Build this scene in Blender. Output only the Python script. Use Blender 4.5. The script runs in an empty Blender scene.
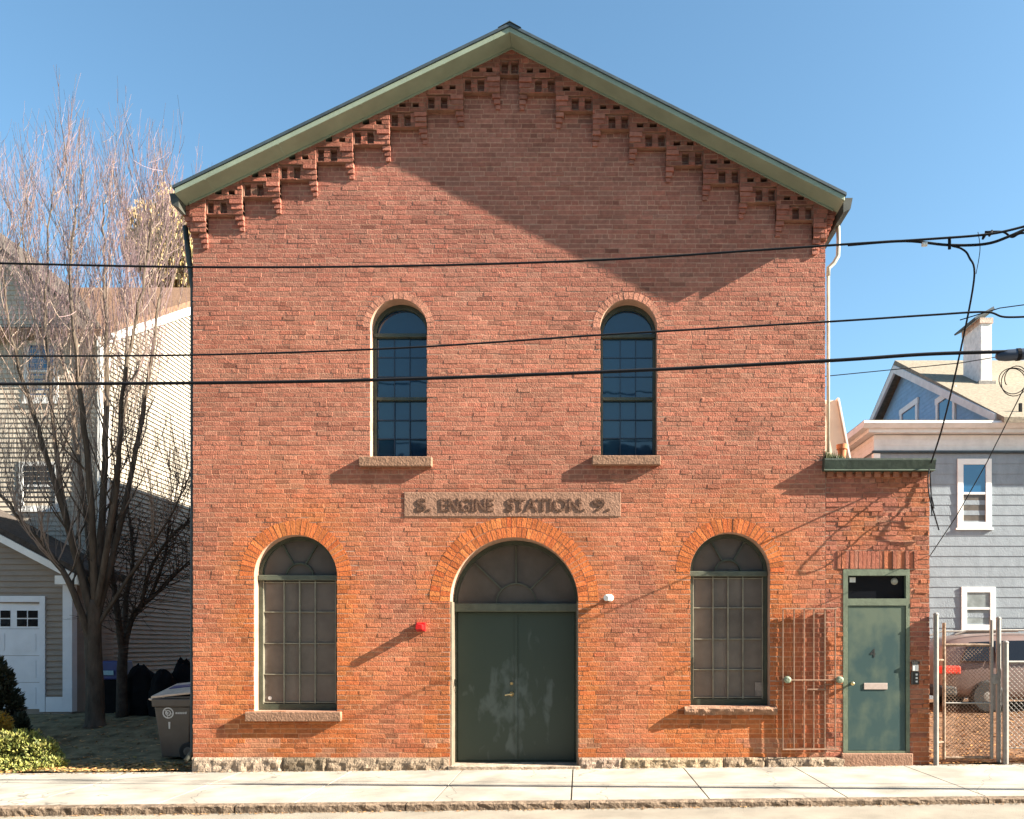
import bpy, bmesh, math, random
from mathutils import Vector, noise
R = math.radians
rnd = random.Random(11)
S = bpy.context.scene
COL = S.collection
PI = math.pi
CX, CD, CZ, F = 0.97, 12.0, 1.77, 840.0          # camera x, distance, height; focal length in pixels
def X(px): return (px - 512) / 70.0               # facade plane, 70 px = 1 m
def Z(py): return CZ + (645 - py) / 70.0
def P(px, py, y):                                 # point at depth y that stands where the photo shows it
    d = CD + y
    return Vector((CX + (px - 580) * d / F, y, CZ + (645 - py) * d / F))
def g(x): return 0.0095 * max(-40, min(40, x))
def sstep(t):
    t = max(0.0, min(1.0, t)); return t * t * (3 - 2 * t)
def yard(x, y): return g(x) + 0.46 * sstep((y - 0.7) / 4.8)

# ------------------------------------------------------------------ materials
def new_mat(name):
    m = bpy.data.materials.new(name); m.use_nodes = True
    nt = m.node_tree; b = nt.nodes['Principled BSDF']
    return m, nt, b
def mat(name, col, rough=0.7, metal=0.0, var=0.25, scale=6.0, bump=0.0, bscale=60.0, tint=None, spec=0.5, attr=False, stretch=(1,1,1), detail=5):
    m, nt, b = new_mat(name)
    N, L = nt.nodes, nt.links
    tc = N.new('ShaderNodeTexCoord')
    mp = N.new('ShaderNodeMapping'); mp.inputs['Scale'].default_value = stretch
    L.new(tc.outputs['Object'], mp.inputs['Vector'])
    nz = N.new('ShaderNodeTexNoise'); nz.inputs['Scale'].default_value = scale
    nz.inputs['Detail'].default_value = detail; nz.inputs['Roughness'].default_value = 0.62
    L.new(mp.outputs['Vector'], nz.inputs['Vector'])
    rp = N.new('ShaderNodeValToRGB')
    e = rp.color_ramp.elements
    e[0].position, e[1].position = 0.3, 0.7
    c2 = tint if tint else tuple(min(1, c * (1 + var)) for c in col)
    e[0].color = tuple(c * (1 - var) for c in col) + (1,)
    e[1].color = tuple(c2) + (1,)
    L.new(nz.outputs['Fac'], rp.inputs['Fac'])
    out = rp.outputs['Color']
    if attr:
        at = N.new('ShaderNodeAttribute'); at.attribute_name = 'tint'
        mx = N.new('ShaderNodeMix'); mx.data_type = 'RGBA'; mx.blend_type = 'MULTIPLY'
        mx.inputs['Factor'].default_value = 1.0
        L.new(out, mx.inputs[6]); L.new(at.outputs['Color'], mx.inputs[7]); out = mx.outputs[2]
    L.new(out, b.inputs['Base Color'])
    b.inputs['Roughness'].default_value = rough
    b.inputs['Metallic'].default_value = metal
    b.inputs['Specular IOR Level'].default_value = spec
    if bump:
        n2 = N.new('ShaderNodeTexNoise'); n2.inputs['Scale'].default_value = bscale; n2.inputs['Detail'].default_value = 4
        L.new(mp.outputs['Vector'], n2.inputs['Vector'])
        bp = N.new('ShaderNodeBump'); bp.inputs['Strength'].default_value = bump; bp.inputs['Distance'].default_value = 0.02
        L.new(n2.outputs['Fac'], bp.inputs['Height']); L.new(bp.outputs['Normal'], b.inputs['Normal'])
    return m
M = {}
M['brick'] = mat('brick', (1.0, 1.0, 1.0), 0.92, 0, 0.30, 17, 0.38, 50, tint=(1.14, 1.14, 1.16), spec=0.2, attr=True, detail=8)
M['mortar'] = mat('mortar', (0.37, 0.235, 0.17), 0.95, 0, 0.25, 4, 0.3, 80, spec=0.15)
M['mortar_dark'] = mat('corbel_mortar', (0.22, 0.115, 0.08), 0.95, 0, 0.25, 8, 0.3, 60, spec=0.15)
M['reveal'] = mat('reveal_paint', (0.15, 0.12, 0.088), 0.9, 0, 0.2, 6, 0.2, 60, spec=0.2)
M['granite'] = mat('granite', (0.33, 0.26, 0.20), 0.9, 0, 0.5, 9, 0.6, 35, spec=0.2)
M['kerb'] = mat('kerb_granite', (0.17, 0.125, 0.09), 0.95, 0, 0.55, 10, 0.9, 30, spec=0.15)
M['brownstone'] = mat('brownstone', (0.275, 0.155, 0.105), 0.92, 0, 0.22, 9, 0.5, 40, spec=0.2)
M['sillstone'] = mat('brown_sill_stone', (0.235, 0.135, 0.088), 0.92, 0, 0.3, 12, 0.6, 40, spec=0.2)
M['letter'] = mat('carved_stone', (0.10, 0.056, 0.040), 0.95, 0, 0.6, 16, 0.5, 60, tint=(0.205, 0.115, 0.078), spec=0.15)
M['sage'] = mat('sage_metal', (0.215, 0.25, 0.185), 0.55, 0, 0.12, 2.5, 0.06, 12, spec=0.4)
M['roof_dark'] = mat('slate_roof', (0.035, 0.05, 0.06), 0.6, 0, 0.3, 6)
M['window_green'] = mat('window_green_paint', (0.042, 0.052, 0.035), 0.5, 0, 0.3, 7, 0.1, 30)
M['muntin_green'] = mat('muntin_paint', (0.21, 0.20, 0.15), 0.6, 0, 0.3, 7)
M['screen'] = mat('dusty_screen', (0.135, 0.112, 0.092), 0.42, 0, 0.26, 2.2, spec=0.35)
M['fan'] = mat('dusty_fanlight', (0.095, 0.084, 0.072), 0.3, 0, 0.2, 3, spec=0.4)
M['white'] = mat('white_paint', (0.74, 0.73, 0.70), 0.6, 0, 0.08, 4)
M['garage_white'] = mat('garage_white', (0.66, 0.68, 0.72), 0.55, 0, 0.06, 3)
M['clap'] = mat('cream_clapboard', (0.31, 0.275, 0.225), 0.75, 0, 0.12, 3)
M['clap_front'] = mat('front_clapboard', (0.46, 0.40, 0.32), 0.75, 0, 0.12, 3)  # same siding lightened, sunlight on the front put into the colour
M['clap_tan'] = mat('tan_clapboard', (0.26, 0.215, 0.175), 0.75, 0, 0.12, 3)
M['shingle_wall'] = mat('grey_shingle_wall', (0.215, 0.25, 0.28), 0.85, 0, 0.14, 5, 0.3, 50, stretch=(1, 1, 0.5))
M['frieze'] = mat('frieze_paint', (0.62, 0.61, 0.59), 0.7, 0, 0.12, 4)
M['cornice_paint'] = mat('cornice_paint', (0.60, 0.61, 0.61), 0.65, 0, 0.12, 4)
M['blue_shade_gable'] = mat('blue_shade_gable', (0.20, 0.37, 0.56), 0.8, 0, 0.12, 4)  # blue skylight on the shaded gable wall put into its colour
M['tan_roof'] = mat('tan_roof_shingle', (0.225, 0.19, 0.145), 0.95, 0, 0.3, 14, 0.5, 40, spec=0.15)
M['brown_roof'] = mat('brown_roof_shingle', (0.16, 0.095, 0.062), 0.95, 0, 0.35, 12, 0.5, 40, spec=0.15)
M['grey_roof'] = mat('grey_roof_shingle', (0.07, 0.058, 0.05), 0.95, 0, 0.35, 12, 0.5, 40, spec=0.15)
M['chimney'] = mat('painted_chimney_brick', (0.70, 0.66, 0.62), 0.85, 0, 0.2, 8, 0.6, 30)
M['copper'] = mat('verdigris_cornice', (0.036, 0.055, 0.04), 0.6, 0, 0.35, 5, 0.15, 20, tint=(0.055, 0.078, 0.055))
M['bar_green'] = mat('grey_green_paint', (0.075, 0.085, 0.06), 0.6, 0, 0.25, 8, 0.15, 40)
M['frame_green'] = mat('pale_green_frame', (0.105, 0.13, 0.085), 0.6, 0, 0.25, 8, 0.15, 40)
M['bark'] = mat('bark', (0.09, 0.07, 0.053), 0.95, 0, 0.4, 9, 0.6, 25, spec=0.15, stretch=(1, 1, 0.3))
M['twig'] = mat('twig', (0.26, 0.20, 0.155), 0.9, 0, 0.3, 1.0, spec=0.2, tint=(0.30, 0.23, 0.19))
M['twig_red'] = mat('budding_twig', (0.33, 0.22, 0.215), 0.9, 0, 0.3, 1.0, spec=0.2, tint=(0.46, 0.32, 0.32))
M['dark_bark'] = mat('dark_bark', (0.06, 0.048, 0.04), 0.95, 0, 0.4, 9, 0.5, 25, spec=0.1)
M['dryleaf'] = mat('dry_leaf', (0.21, 0.155, 0.085), 0.9, 0, 0.45, 2, attr=True, spec=0.2)
M['leaf'] = mat('shrub_leaf', (1, 1, 1), 0.6, 0, 0.15, 4, attr=True, spec=0.3)
M['concrete'] = mat('sidewalk_concrete', (0.335, 0.305, 0.26), 0.9, 0, 0.14, 2.2, 0.25, 70, spec=0.2)
M['joint'] = mat('joint_dirt', (0.13, 0.11, 0.09), 0.95, 0, 0.3, 20)
M['asphalt'] = mat('worn_asphalt', (0.25, 0.22, 0.18), 0.95, 0, 0.2, 1.6, 0.4, 90, spec=0.15)
M['earth'] = mat('earth', (0.16, 0.125, 0.085), 0.98, 0, 0.35, 1.5, 0.6, 20, spec=0.1)
M['lawn'] = mat('winter_lawn', (0.17, 0.14, 0.08), 0.98, 0, 0.55, 3.5, 0.8, 30, spec=0.1)
M['litter'] = mat('tan_litter_ground', (0.14, 0.08, 0.048), 0.98, 0, 0.4, 5, 0.8, 30, spec=0.1)
M['bin'] = mat('bin_plastic', (0.10, 0.085, 0.072), 0.5, 0, 0.12, 5, 0.05, 60)
M['bin_blue'] = mat('blue_plastic', (0.03, 0.04, 0.16), 0.45, 0, 0.15, 5)
M['bin_black'] = mat('black_plastic', (0.006, 0.006, 0.007), 0.85, 0, 0.3, 6, 0.3, 20, spec=0.12)
M['lid_tan'] = mat('lid_tan', (0.58, 0.46, 0.36), 0.6, 0, 0.25, 8)
M['emblem'] = mat('emblem_white', (0.62, 0.62, 0.6), 0.6, 0, 0.15, 30)
M['rubber'] = mat('rubber', (0.015, 0.015, 0.015), 0.8, 0, 0.2, 10)
M['cable'] = mat('cable_black', (0.010, 0.011, 0.014), 0.85, 0, 0.2, 2, spec=0.15)
M['galv'] = mat('galvanised', (0.24, 0.225, 0.205), 0.6, 0.35, 0.18, 12)
M['rust'] = mat('rusty_steel', (0.20, 0.10, 0.05), 0.85, 0.1, 0.5, 18, 0.3, 60, tint=(0.30, 0.22, 0.16))
M['grille'] = mat('rusty_steel_bar', (0.25, 0.15, 0.10), 0.7, 0.1, 0.3, 15)
M['brass'] = mat('brass', (0.66, 0.50, 0.25), 0.3, 0.9, 0.1, 20)
M['mail'] = mat('mail_slot_metal', (0.47, 0.38, 0.34), 0.5, 0.4, 0.1, 20)
M['red'] = mat('red_plastic', (0.40, 0.008, 0.008), 0.4, 0, 0.1, 20)
M['taillight'] = mat('tail_light', (0.65, 0.05, 0.03), 0.25, 0, 0.1, 20)
M['terracotta'] = mat('terracotta', (0.52, 0.17, 0.07), 0.85, 0, 0.15, 12)
M['moss'] = mat('moss', (0.07, 0.09, 0.03), 0.98, 0, 0.4, 12, 0.8, 40)
M['carpaint'] = mat('car_paint', (0.19, 0.135, 0.12), 0.3, 0.3, 0.08, 2)
M['black'] = mat('matte_black', (0.012, 0.012, 0.012), 0.6, 0, 0.2, 10)
M['pipe'] = mat('pale_pipe', (0.30, 0.28, 0.225), 0.6, 0, 0.2, 6)
M['pipe_green'] = mat('dark_pipe', (0.045, 0.045, 0.036), 0.6, 0, 0.25, 6)
M['bulkhead'] = mat('cream_board', (0.62, 0.54, 0.42), 0.75, 0, 0.1, 4)
def glass(name, col, rough=0.03, spec=0.7):
    m, nt, b = new_mat(name)
    b.inputs['Base Color'].default_value = col + (1,)
    N, L = nt.nodes, nt.links
    nz = N.new('ShaderNodeTexNoise'); nz.inputs['Scale'].default_value = 2.5
    tc = N.new('ShaderNodeTexCoord'); L.new(tc.outputs['Object'], nz.inputs['Vector'])
    bp = N.new('ShaderNodeBump'); bp.inputs['Strength'].default_value = 0.05; bp.inputs['Distance'].default_value = 0.05
    L.new(nz.outputs['Fac'], bp.inputs['Height']); L.new(bp.outputs['Normal'], b.inputs['Normal'])
    b.inputs['Roughness'].default_value = rough; b.inputs['Specular IOR Level'].default_value = spec
    return m
M['glass'] = glass('window_glass', (0.006, 0.030, 0.062), 0.04, 0.8)  # blue of the reflected sky put into the base colour
M['glass_dark'] = glass('dark_glass', (0.008, 0.009, 0.012), 0.04, 0.4)
M['glass_sky'] = glass('sky_glass', (0.02, 0.10, 0.22), 0.05, 0.9)  # brighter sky reflection painted into the base colour
def patina(name, base, pale, s, thr, streak):
    m, nt, b = new_mat(name)
    N, L = nt.nodes, nt.links
    tc = N.new('ShaderNodeTexCoord'); mp = N.new('ShaderNodeMapping'); mp.inputs['Scale'].default_value = (1.2, 1, 0.8)
    L.new(tc.outputs['Object'], mp.inputs['Vector'])
    n1 = N.new('ShaderNodeTexNoise'); n1.inputs['Scale'].default_value = s; n1.inputs['Detail'].default_value = 7; n1.inputs['Distortion'].default_value = 0.9
    L.new(mp.outputs['Vector'], n1.inputs['Vector'])
    r = N.new('ShaderNodeValToRGB'); e = r.color_ramp.elements
    e[0].position = thr; e[0].color = base + (1,); e[1].position = thr + streak; e[1].color = pale + (1,)
    L.new(n1.outputs['Fac'], r.inputs['Fac'])
    L.new(r.outputs['Color'], b.inputs['Base Color']); b.inputs['Roughness'].default_value = 0.5
    return m
M['patina'] = patina('patina_door', (0.017, 0.050, 0.051), (0.080, 0.108, 0.076), 3.2, 0.40, 0.32)
nt = M['patina'].node_tree; N, L = nt.nodes, nt.links
n_ = [q for q in N if q.type == 'TEX_NOISE'][0]; n_.inputs['Distortion'].default_value = .15; n_.inputs['Detail'].default_value = 9
r_ = [q for q in N if q.type == 'VALTORGB'][0]; tcx = [q for q in N if q.type == 'TEX_COORD'][0]
sz = N.new('ShaderNodeSeparateXYZ'); L.new(tcx.outputs['Object'], sz.inputs[0])
m1 = N.new('ShaderNodeMapRange'); m1.inputs[1].default_value = Z(650); m1.inputs[2].default_value = Z(620); m1.inputs[3].default_value = -.06; m1.inputs[4].default_value = .20; L.new(sz.outputs['Z'], m1.inputs[0])
a1 = N.new('ShaderNodeMath'); L.new(n_.outputs['Fac'], a1.inputs[0]); L.new(m1.outputs[0], a1.inputs[1]); L.new(a1.outputs[0], r_.inputs['Fac'])
# double door: dark green paint with faded marks round the lock
m, nt, b = new_mat('scuffed_green_door'); N, L = nt.nodes, nt.links
tc = N.new('ShaderNodeTexCoord')
n1 = N.new('ShaderNodeTexNoise'); n1.inputs['Scale'].default_value = 4.6; n1.inputs['Detail'].default_value = 8; n1.inputs['Distortion'].default_value = .35
L.new(tc.outputs['Object'], n1.inputs['Vector'])
sub = N.new('ShaderNodeVectorMath'); sub.operation = 'SUBTRACT'; sub.inputs[1].default_value = (X(516), 0, Z(712))
L.new(tc.outputs['Object'], sub.inputs[0])
mu = N.new('ShaderNodeVectorMath'); mu.operation = 'MULTIPLY'; mu.inputs[1].default_value = (1.35, 0, 1.1); L.new(sub.outputs[0], mu.inputs[0])
ln = N.new('ShaderNodeVectorMath'); ln.operation = 'LENGTH'; L.new(mu.outputs[0], ln.inputs[0])
mr = N.new('ShaderNodeMapRange'); mr.inputs[1].default_value = 0.1; mr.inputs[2].default_value = 1.25; mr.inputs[3].default_value = 0.17; mr.inputs[4].default_value = -0.16
L.new(ln.outputs['Value'], mr.inputs[0])
ad = N.new('ShaderNodeMath'); ad.operation = 'ADD'; L.new(n1.outputs['Fac'], ad.inputs[0]); L.new(mr.outputs[0], ad.inputs[1])
rp = N.new('ShaderNodeValToRGB'); e = rp.color_ramp.elements
mpd = N.new('ShaderNodeMapping'); mpd.inputs['Scale'].default_value = (1.5, 1, .75); L.new(tc.outputs['Object'], mpd.inputs['Vector']); L.new(mpd.outputs[0], n1.inputs['Vector'])
e[0].position = 0.53; e[0].color = (0.029, 0.047, 0.035, 1); e[1].position = 0.70; e[1].color = (0.072, 0.097, 0.088, 1)
L.new(ad.outputs[0], rp.inputs['Fac']); L.new(rp.outputs['Color'], b.inputs['Base Color']); b.inputs['Roughness'].default_value = 0.5
M['door'] = m

m = M['concrete']; nt = m.node_tree; N, L = nt.nodes, nt.links; b = N['Principled BSDF']
src = b.inputs['Base Color'].links[0].from_socket
tc = N.new('ShaderNodeTexCoord'); wn = N.new('ShaderNodeTexNoise'); wn.inputs['Scale'].default_value = 3; L.new(tc.outputs['Object'], wn.inputs['Vector'])
ma = N.new('ShaderNodeVectorMath'); ma.operation = 'MULTIPLY_ADD'; ma.inputs[1].default_value = (.35,.35,.35); L.new(wn.outputs['Color'], ma.inputs[0]); L.new(tc.outputs['Object'], ma.inputs[2])
vo = N.new('ShaderNodeTexVoronoi'); vo.feature = 'DISTANCE_TO_EDGE'; vo.inputs['Scale'].default_value = .45; L.new(ma.outputs[0], vo.inputs['Vector'])
cr = N.new('ShaderNodeMapRange'); cr.inputs[1].default_value = 0; cr.inputs[2].default_value = .004; cr.inputs[3].default_value = .45; cr.inputs[4].default_value = 1; L.new(vo.outputs['Distance'], cr.inputs[0])
sn = N.new('ShaderNodeTexNoise'); sn.inputs['Scale'].default_value = 1.3; sn.inputs['Detail'].default_value = 9; L.new(tc.outputs['Object'], sn.inputs['Vector'])
sr = N.new('ShaderNodeMapRange'); sr.inputs[1].default_value = .35; sr.inputs[2].default_value = .55; sr.inputs[3].default_value = .70; sr.inputs[4].default_value = 1; L.new(sn.outputs['Fac'], sr.inputs[0])
pr = N.new('ShaderNodeMath'); pr.operation = 'MULTIPLY'; L.new(cr.outputs[0], pr.inputs[0]); L.new(sr.outputs[0], pr.inputs[1])
mx = N.new('ShaderNodeMix'); mx.data_type = 'RGBA'; mx.blend_type = 'MULTIPLY'; mx.inputs['Factor'].default_value = 1
L.new(src, mx.inputs[6]); L.new(pr.outputs[0], mx.inputs[7]); L.new(mx.outputs[2], b.inputs['Base Color'])

# ------------------------------------------------------------------ mesh helpers
def wloc(o):
    v = Vector((0, 0, 0))
    while o: v += o.location; o = o.parent
    return v
class MB:
    def __init__(s): s.v = []; s.f = []; s.c = []
    def add(s, vs, fs, col=None):
        k = len(s.v); s.v += [tuple(v) for v in vs]
        for f in fs: s.f.append([i + k for i in f]); s.c.append(col)
    def box(s, x0, x1, y0, y1, z0, z1, col=None):
        s.add([(x0,y0,z0),(x1,y0,z0),(x1,y1,z0),(x0,y1,z0),(x0,y0,z1),(x1,y0,z1),(x1,y1,z1),(x0,y1,z1)],
              [(0,3,2,1),(4,5,6,7),(0,1,5,4),(1,2,6,5),(2,3,7,6),(3,0,4,7)], col)
    def prism(s, pts, y0, y1, axis='y', col=None):      # polygon in (a,z), extruded along y (or in (y,z) along x)
        n = len(pts)
        if axis == 'y': vs = [(a, y0, z) for a, z in pts] + [(a, y1, z) for a, z in pts]
        else: vs = [(y0, a, z) for a, z in pts] + [(y1, a, z) for a, z in pts]
        s.add(vs, [list(range(n)), list(range(2*n-1, n-1, -1))] + [(i, i+n, (i+1)%n+n, (i+1)%n) for i in range(n)], col)
    def tube(s, pts, rad, n=6, cap=True, col=None):
        pts = [Vector(p) for p in pts]
        if not isinstance(rad, (list, tuple)): rad = [rad] * len(pts)
        vs = []; prev = None
        for i, p in enumerate(pts):
            t = (pts[min(i+1, len(pts)-1)] - pts[max(i-1, 0)])
            if t.length < 1e-9: t = Vector((0,0,1))
            t.normalize()
            if prev is None:
                a = Vector((1,0,0)) if abs(t.x) < 0.8 else Vector((0,1,0))
                u = t.cross(a).normalized()
            else:
                u = (prev - t * prev.dot(t))
                u = u.normalized() if u.length > 1e-6 else t.orthogonal().normalized()
            prev = u; w = t.cross(u)
            for k in range(n):
                a = 2*PI*k/n
                vs.append(p + (u*math.cos(a) + w*math.sin(a)) * rad[i])
        fs = []
        for i in range(len(pts)-1):
            for k in range(n):
                fs.append((i*n+k, i*n+(k+1)%n, (i+1)*n+(k+1)%n, (i+1)*n+k))
        if cap:
            fs.append(list(range(n-1, -1, -1))); fs.append([(len(pts)-1)*n+k for k in range(n)])
        s.add(vs, fs, col)
    def disc_lathe(s, c, axis, prof, n=20):            # profile (offset along axis, radius)
        c = Vector(c); ax = Vector(axis).normalized(); u = ax.orthogonal().normalized(); w = ax.cross(u)
        vs = []
        for h, r in prof:
            for k in range(n):
                a = 2*PI*k/n; vs.append(c + ax*h + (u*math.cos(a)+w*math.sin(a))*r)
        fs = []
        for i in range(len(prof)-1):
            for k in range(n): fs.append((i*n+k, i*n+(k+1)%n, (i+1)*n+(k+1)%n, (i+1)*n+k))
        fs.append(list(range(n-1,-1,-1))); fs.append([(len(prof)-1)*n+k for k in range(n)])
        s.add(vs, fs)
    def build(s, name, m, parent=None, smooth=False, origin=None, recalc=True, bevel=0):
        off = wloc(parent) if parent else Vector(origin if origin else (0,0,0))
        me = bpy.data.meshes.new(name)
        me.from_pydata([(v[0]-off.x, v[1]-off.y, v[2]-off.z) for v in s.v], [], s.f)
        if any(c is not None for c in s.c):
            ca = me.color_attributes.new('tint', 'FLOAT_COLOR', 'CORNER')
            buf = []
            for f, c in zip(s.f, s.c):
                c = c or (1,1,1)
                buf += [c[0], c[1], c[2], 1.0] * len(f)
            ca.data.foreach_set('color', buf)
        if recalc:
            bm = bmesh.new(); bm.from_mesh(me); bmesh.ops.recalc_face_normals(bm, faces=bm.faces); bm.to_mesh(me); bm.free()
        if smooth: me.polygons.foreach_set('use_smooth', [True]*len(me.polygons))
        me.materials.append(m); me.update()
        o = bpy.data.objects.new(name, me); COL.objects.link(o)
        if parent: o.parent = parent
        else: o.location = off
        if bevel:
            md = o.modifiers.new('bevel', 'BEVEL'); md.width = bevel; md.segments = 2; md.limit_method = 'ANGLE'
        return o
def holed(mb, outer, holes, y0, y1):
    """prism of an (x,z) polygon with holes, extruded from y0 to y1"""
    cu = bpy.data.curves.new('tmp', 'CURVE'); cu.dimensions = '2D'; cu.fill_mode = 'BOTH'; cu.extrude = (y1-y0)/2
    for poly in [outer] + holes:
        sp = cu.splines.new('POLY'); sp.points.add(len(poly)-1); sp.use_cyclic_u = True
        for i, (a, b_) in enumerate(poly): sp.points[i].co = (a, b_, 0, 1)
    o = bpy.data.objects.new('tmp', cu); COL.objects.link(o)
    dg = bpy.context.evaluated_depsgraph_get(); dg.update()
    me = o.evaluated_get(dg).to_mesh()
    ym = (y0+y1)/2
    vs = [(v.co.x, ym - v.co.z, v.co.y) for v in me.vertices]
    mb.add(vs, [list(p.vertices) for p in me.polygons])
    o.evaluated_get(dg).to_mesh_clear()
    bpy.data.objects.remove(o); bpy.data.curves.remove(cu)
def weld(o, d=0.0005):
    bm = bmesh.new(); bm.from_mesh(o.data); bmesh.ops.remove_doubles(bm, verts=bm.verts, dist=d)
    bmesh.ops.recalc_face_normals(bm, faces=bm.faces); bm.to_mesh(o.data); bm.free()
def text_part(name, body, cx, cz, h, y, depth, m, parent, width=None, shear=0.0, off=0.004):
    cu = bpy.data.curves.new('tmp', 'FONT'); cu.body = body; cu.size = 1.0; cu.extrude = 0.0; cu.align_x = 'LEFT'; cu.offset = off
    o = bpy.data.objects.new('tmp', cu); COL.objects.link(o)
    dg = bpy.context.evaluated_depsgraph_get(); dg.update()
    ev = o.evaluated_get(dg); me = ev.to_mesh()
    vs = [v.co.copy() for v in me.vertices]; fs = [list(p.vertices) for p in me.polygons]
    ev.to_mesh_clear(); bpy.data.objects.remove(o); bpy.data.curves.remove(cu)
    x0, x1 = min(v.x for v in vs), max(v.x for v in vs); z0, z1 = min(v.y for v in vs), max(v.y for v in vs)
    sz = h/(z1-z0); sx = (width/(x1-x0)) if width else sz
    bm = bmesh.new()
    bv = [bm.verts.new((cx+(v.x-(x0+x1)/2)*sx, y, cz+(v.y-(z0+z1)/2)*sz)) for v in vs]
    for f in fs:
        try: bm.faces.new([bv[i] for i in f])
        except ValueError: pass
    bmesh.ops.remove_doubles(bm, verts=bm.verts, dist=1e-5)
    ex = bmesh.ops.extrude_face_region(bm, geom=bm.faces[:])
    for v in ex['geom']:
        if isinstance(v, bmesh.types.BMVert): v.co.y -= depth
    bmesh.ops.recalc_face_normals(bm, faces=bm.faces)
    bm.verts.index_update()
    mb = MB(); mb.add([v.co.copy() for v in bm.verts], [[v.index for v in f.verts] for f in bm.faces]); bm.free()
    return mb.build(name, m, parent, recalc=False)
def tag(o, label=None, cat=None, group=None, kind=None):
    if label: o['label'] = label
    if cat: o['category'] = cat
    if group: o['group'] = group
    if kind: o['kind'] = kind
    return o
def thing(name, loc, label, cat, group=None):
    o = bpy.data.objects.new(name, None); o.empty_display_size = 0.2; COL.objects.link(o); o.location = loc
    return tag(o, label, cat, group)
def arch(cx, w, z0, zs, n=28, inset=0.0):
    r = w/2 - inset
    return [(cx-r, z0), (cx+r, z0)] + [(cx+r*math.cos(PI*i/n), zs+r*math.sin(PI*i/n)) for i in range(n+1)]
def rect(x0, x1, z0, z1): return [(x0,z0),(x1,z0),(x1,z1),(x0,z1)]
def in_arch(x, z, cx, w, z0, zs, grow=0.0):
    if z < z0: return False
    if z <= zs: return abs(x-cx) < w/2 + grow*0
    return math.hypot(x-cx, z-zs) < w/2 + grow

# ------------------------------------------------------------------ the ground
def sheet(name, xs, ys, zf, m, kind='structure'):
    mb = MB()
    vs = [(x, y, zf(x, y)) for y in ys for x in xs]; nx = len(xs)
    fs = [(j*nx+i, j*nx+i+1, (j+1)*nx+i+1, (j+1)*nx+i) for j in range(len(ys)-1) for i in range(nx-1)]
    mb.add(vs, fs)
    o = mb.build(name, m, recalc=False); tag(o, kind=kind); return o
def lin(a, b, n): return [a+(b-a)*i/n for i in range(n+1)]
sheet('ground', [-600,-200,-40,40,200,600], [-600,-200,-60,0,60,200,600], lambda x,y: g(x)-0.22, M['earth'])
def kdrop(x): return 0.075 - 0.0035*max(-12, min(12, x))
sheet('road', lin(-60,60,30), [-11.5,-9,-7,-5,-3.5,-2.6], lambda x,y: g(x)-kdrop(x), M['asphalt'])
sheet('far_sidewalk', lin(-60,60,10), [-15.2,-11.5], lambda x,y: g(x)+0.02, M['concrete'])
mb = MB()
k0 = -25
for k in range(k0, 26):
    xa, xb = 0.87+1.57*k, 0.87+1.57*(k+1)
    gap = 0.009
    for (ya, yb) in ((-2.47, 0.02),):
        for i in range(1):
            a, b2 = xa+gap, xb-gap
            if k in (-4, -2): a = xa+gap
            mb.add([(a,ya,g(a)-.09),(b2,ya,g(b2)-.09),(b2,yb,g(b2)-.09),(a,yb,g(a)-.09),(a,ya,g(a)),(b2,ya,g(b2)),(b2,yb,g(b2)),(a,yb,g(a))],
                   [(0,3,2,1),(4,5,6,7),(0,1,5,4),(1,2,6,5),(2,3,7,6),(3,0,4,7)])
o = mb.build('sidewalk', M['concrete']); tag(o, kind='structure')
sheet('sidewalk_bed', lin(-38,40,20), [-2.5,0.05], lambda x,y: g(x)-0.02, M['joint'])
mb = MB(); x = -38.0; kr = random.Random(4)
while x < 40:
    L_ = kr.uniform(1.1, 2.4); n = 26
    def kp(u, v):   # rough granite kerb stone: top and front face
        px_ = x + 0.006 + (L_-0.012)*u
        if v < 0.5: yy, zz = -2.475-0.14*v*2, g(px_)+0.004
        else: yy, zz = -2.615, g(px_)+0.004-0.2*(v-0.5)*2
        q = Vector((px_*9, yy*9, zz*9))
        dn = noise.noise(q)*0.012 + noise.noise(q*2.7)*0.008
        if v == 0: dn = 0
        return (px_, yy - (dn if v > 0.4 else 0), zz + (dn*0.8 if 0 < v < 0.6 else 0) - (0.012 if abs(v-0.5) < 0.01 else 0))
    vv = [0, .2, .4, .5, .6, .75, 1.0]
    vs = [kp(i/n, v) for v in vv for i in range(n+1)]
    mb.add(vs, [(j*(n+1)+i, j*(n+1)+i+1, (j+1)*(n+1)+i+1, (j+1)*(n+1)+i) for j in range(len(vv)-1) for i in range(n)])
    x += L_
o = mb.build('kerb', M['kerb'], recalc=False); tag(o, kind='structure')
for p in o.data.polygons: p.flip()
def bumpy(x, y): return yard(x, y) + 0.025*noise.noise(Vector((x*1.7, y*1.7, 0))) + 0.012*noise.noise(Vector((x*6, y*6, 3)))
sheet('lawn', lin(-40,-12,20)+lin(-11.8,-4.62,60), lin(0.03,8,70)+lin(8.5,40,20), lambda x,y: bumpy(x,y)+0.015, M['lawn'])
sheet('yard', lin(5.96,10,40)+lin(10.5,40,20), lin(0.03,8,60)+lin(8.5,40,16), lambda x,y: bumpy(x,y)+0.01, M['litter'])
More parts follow.
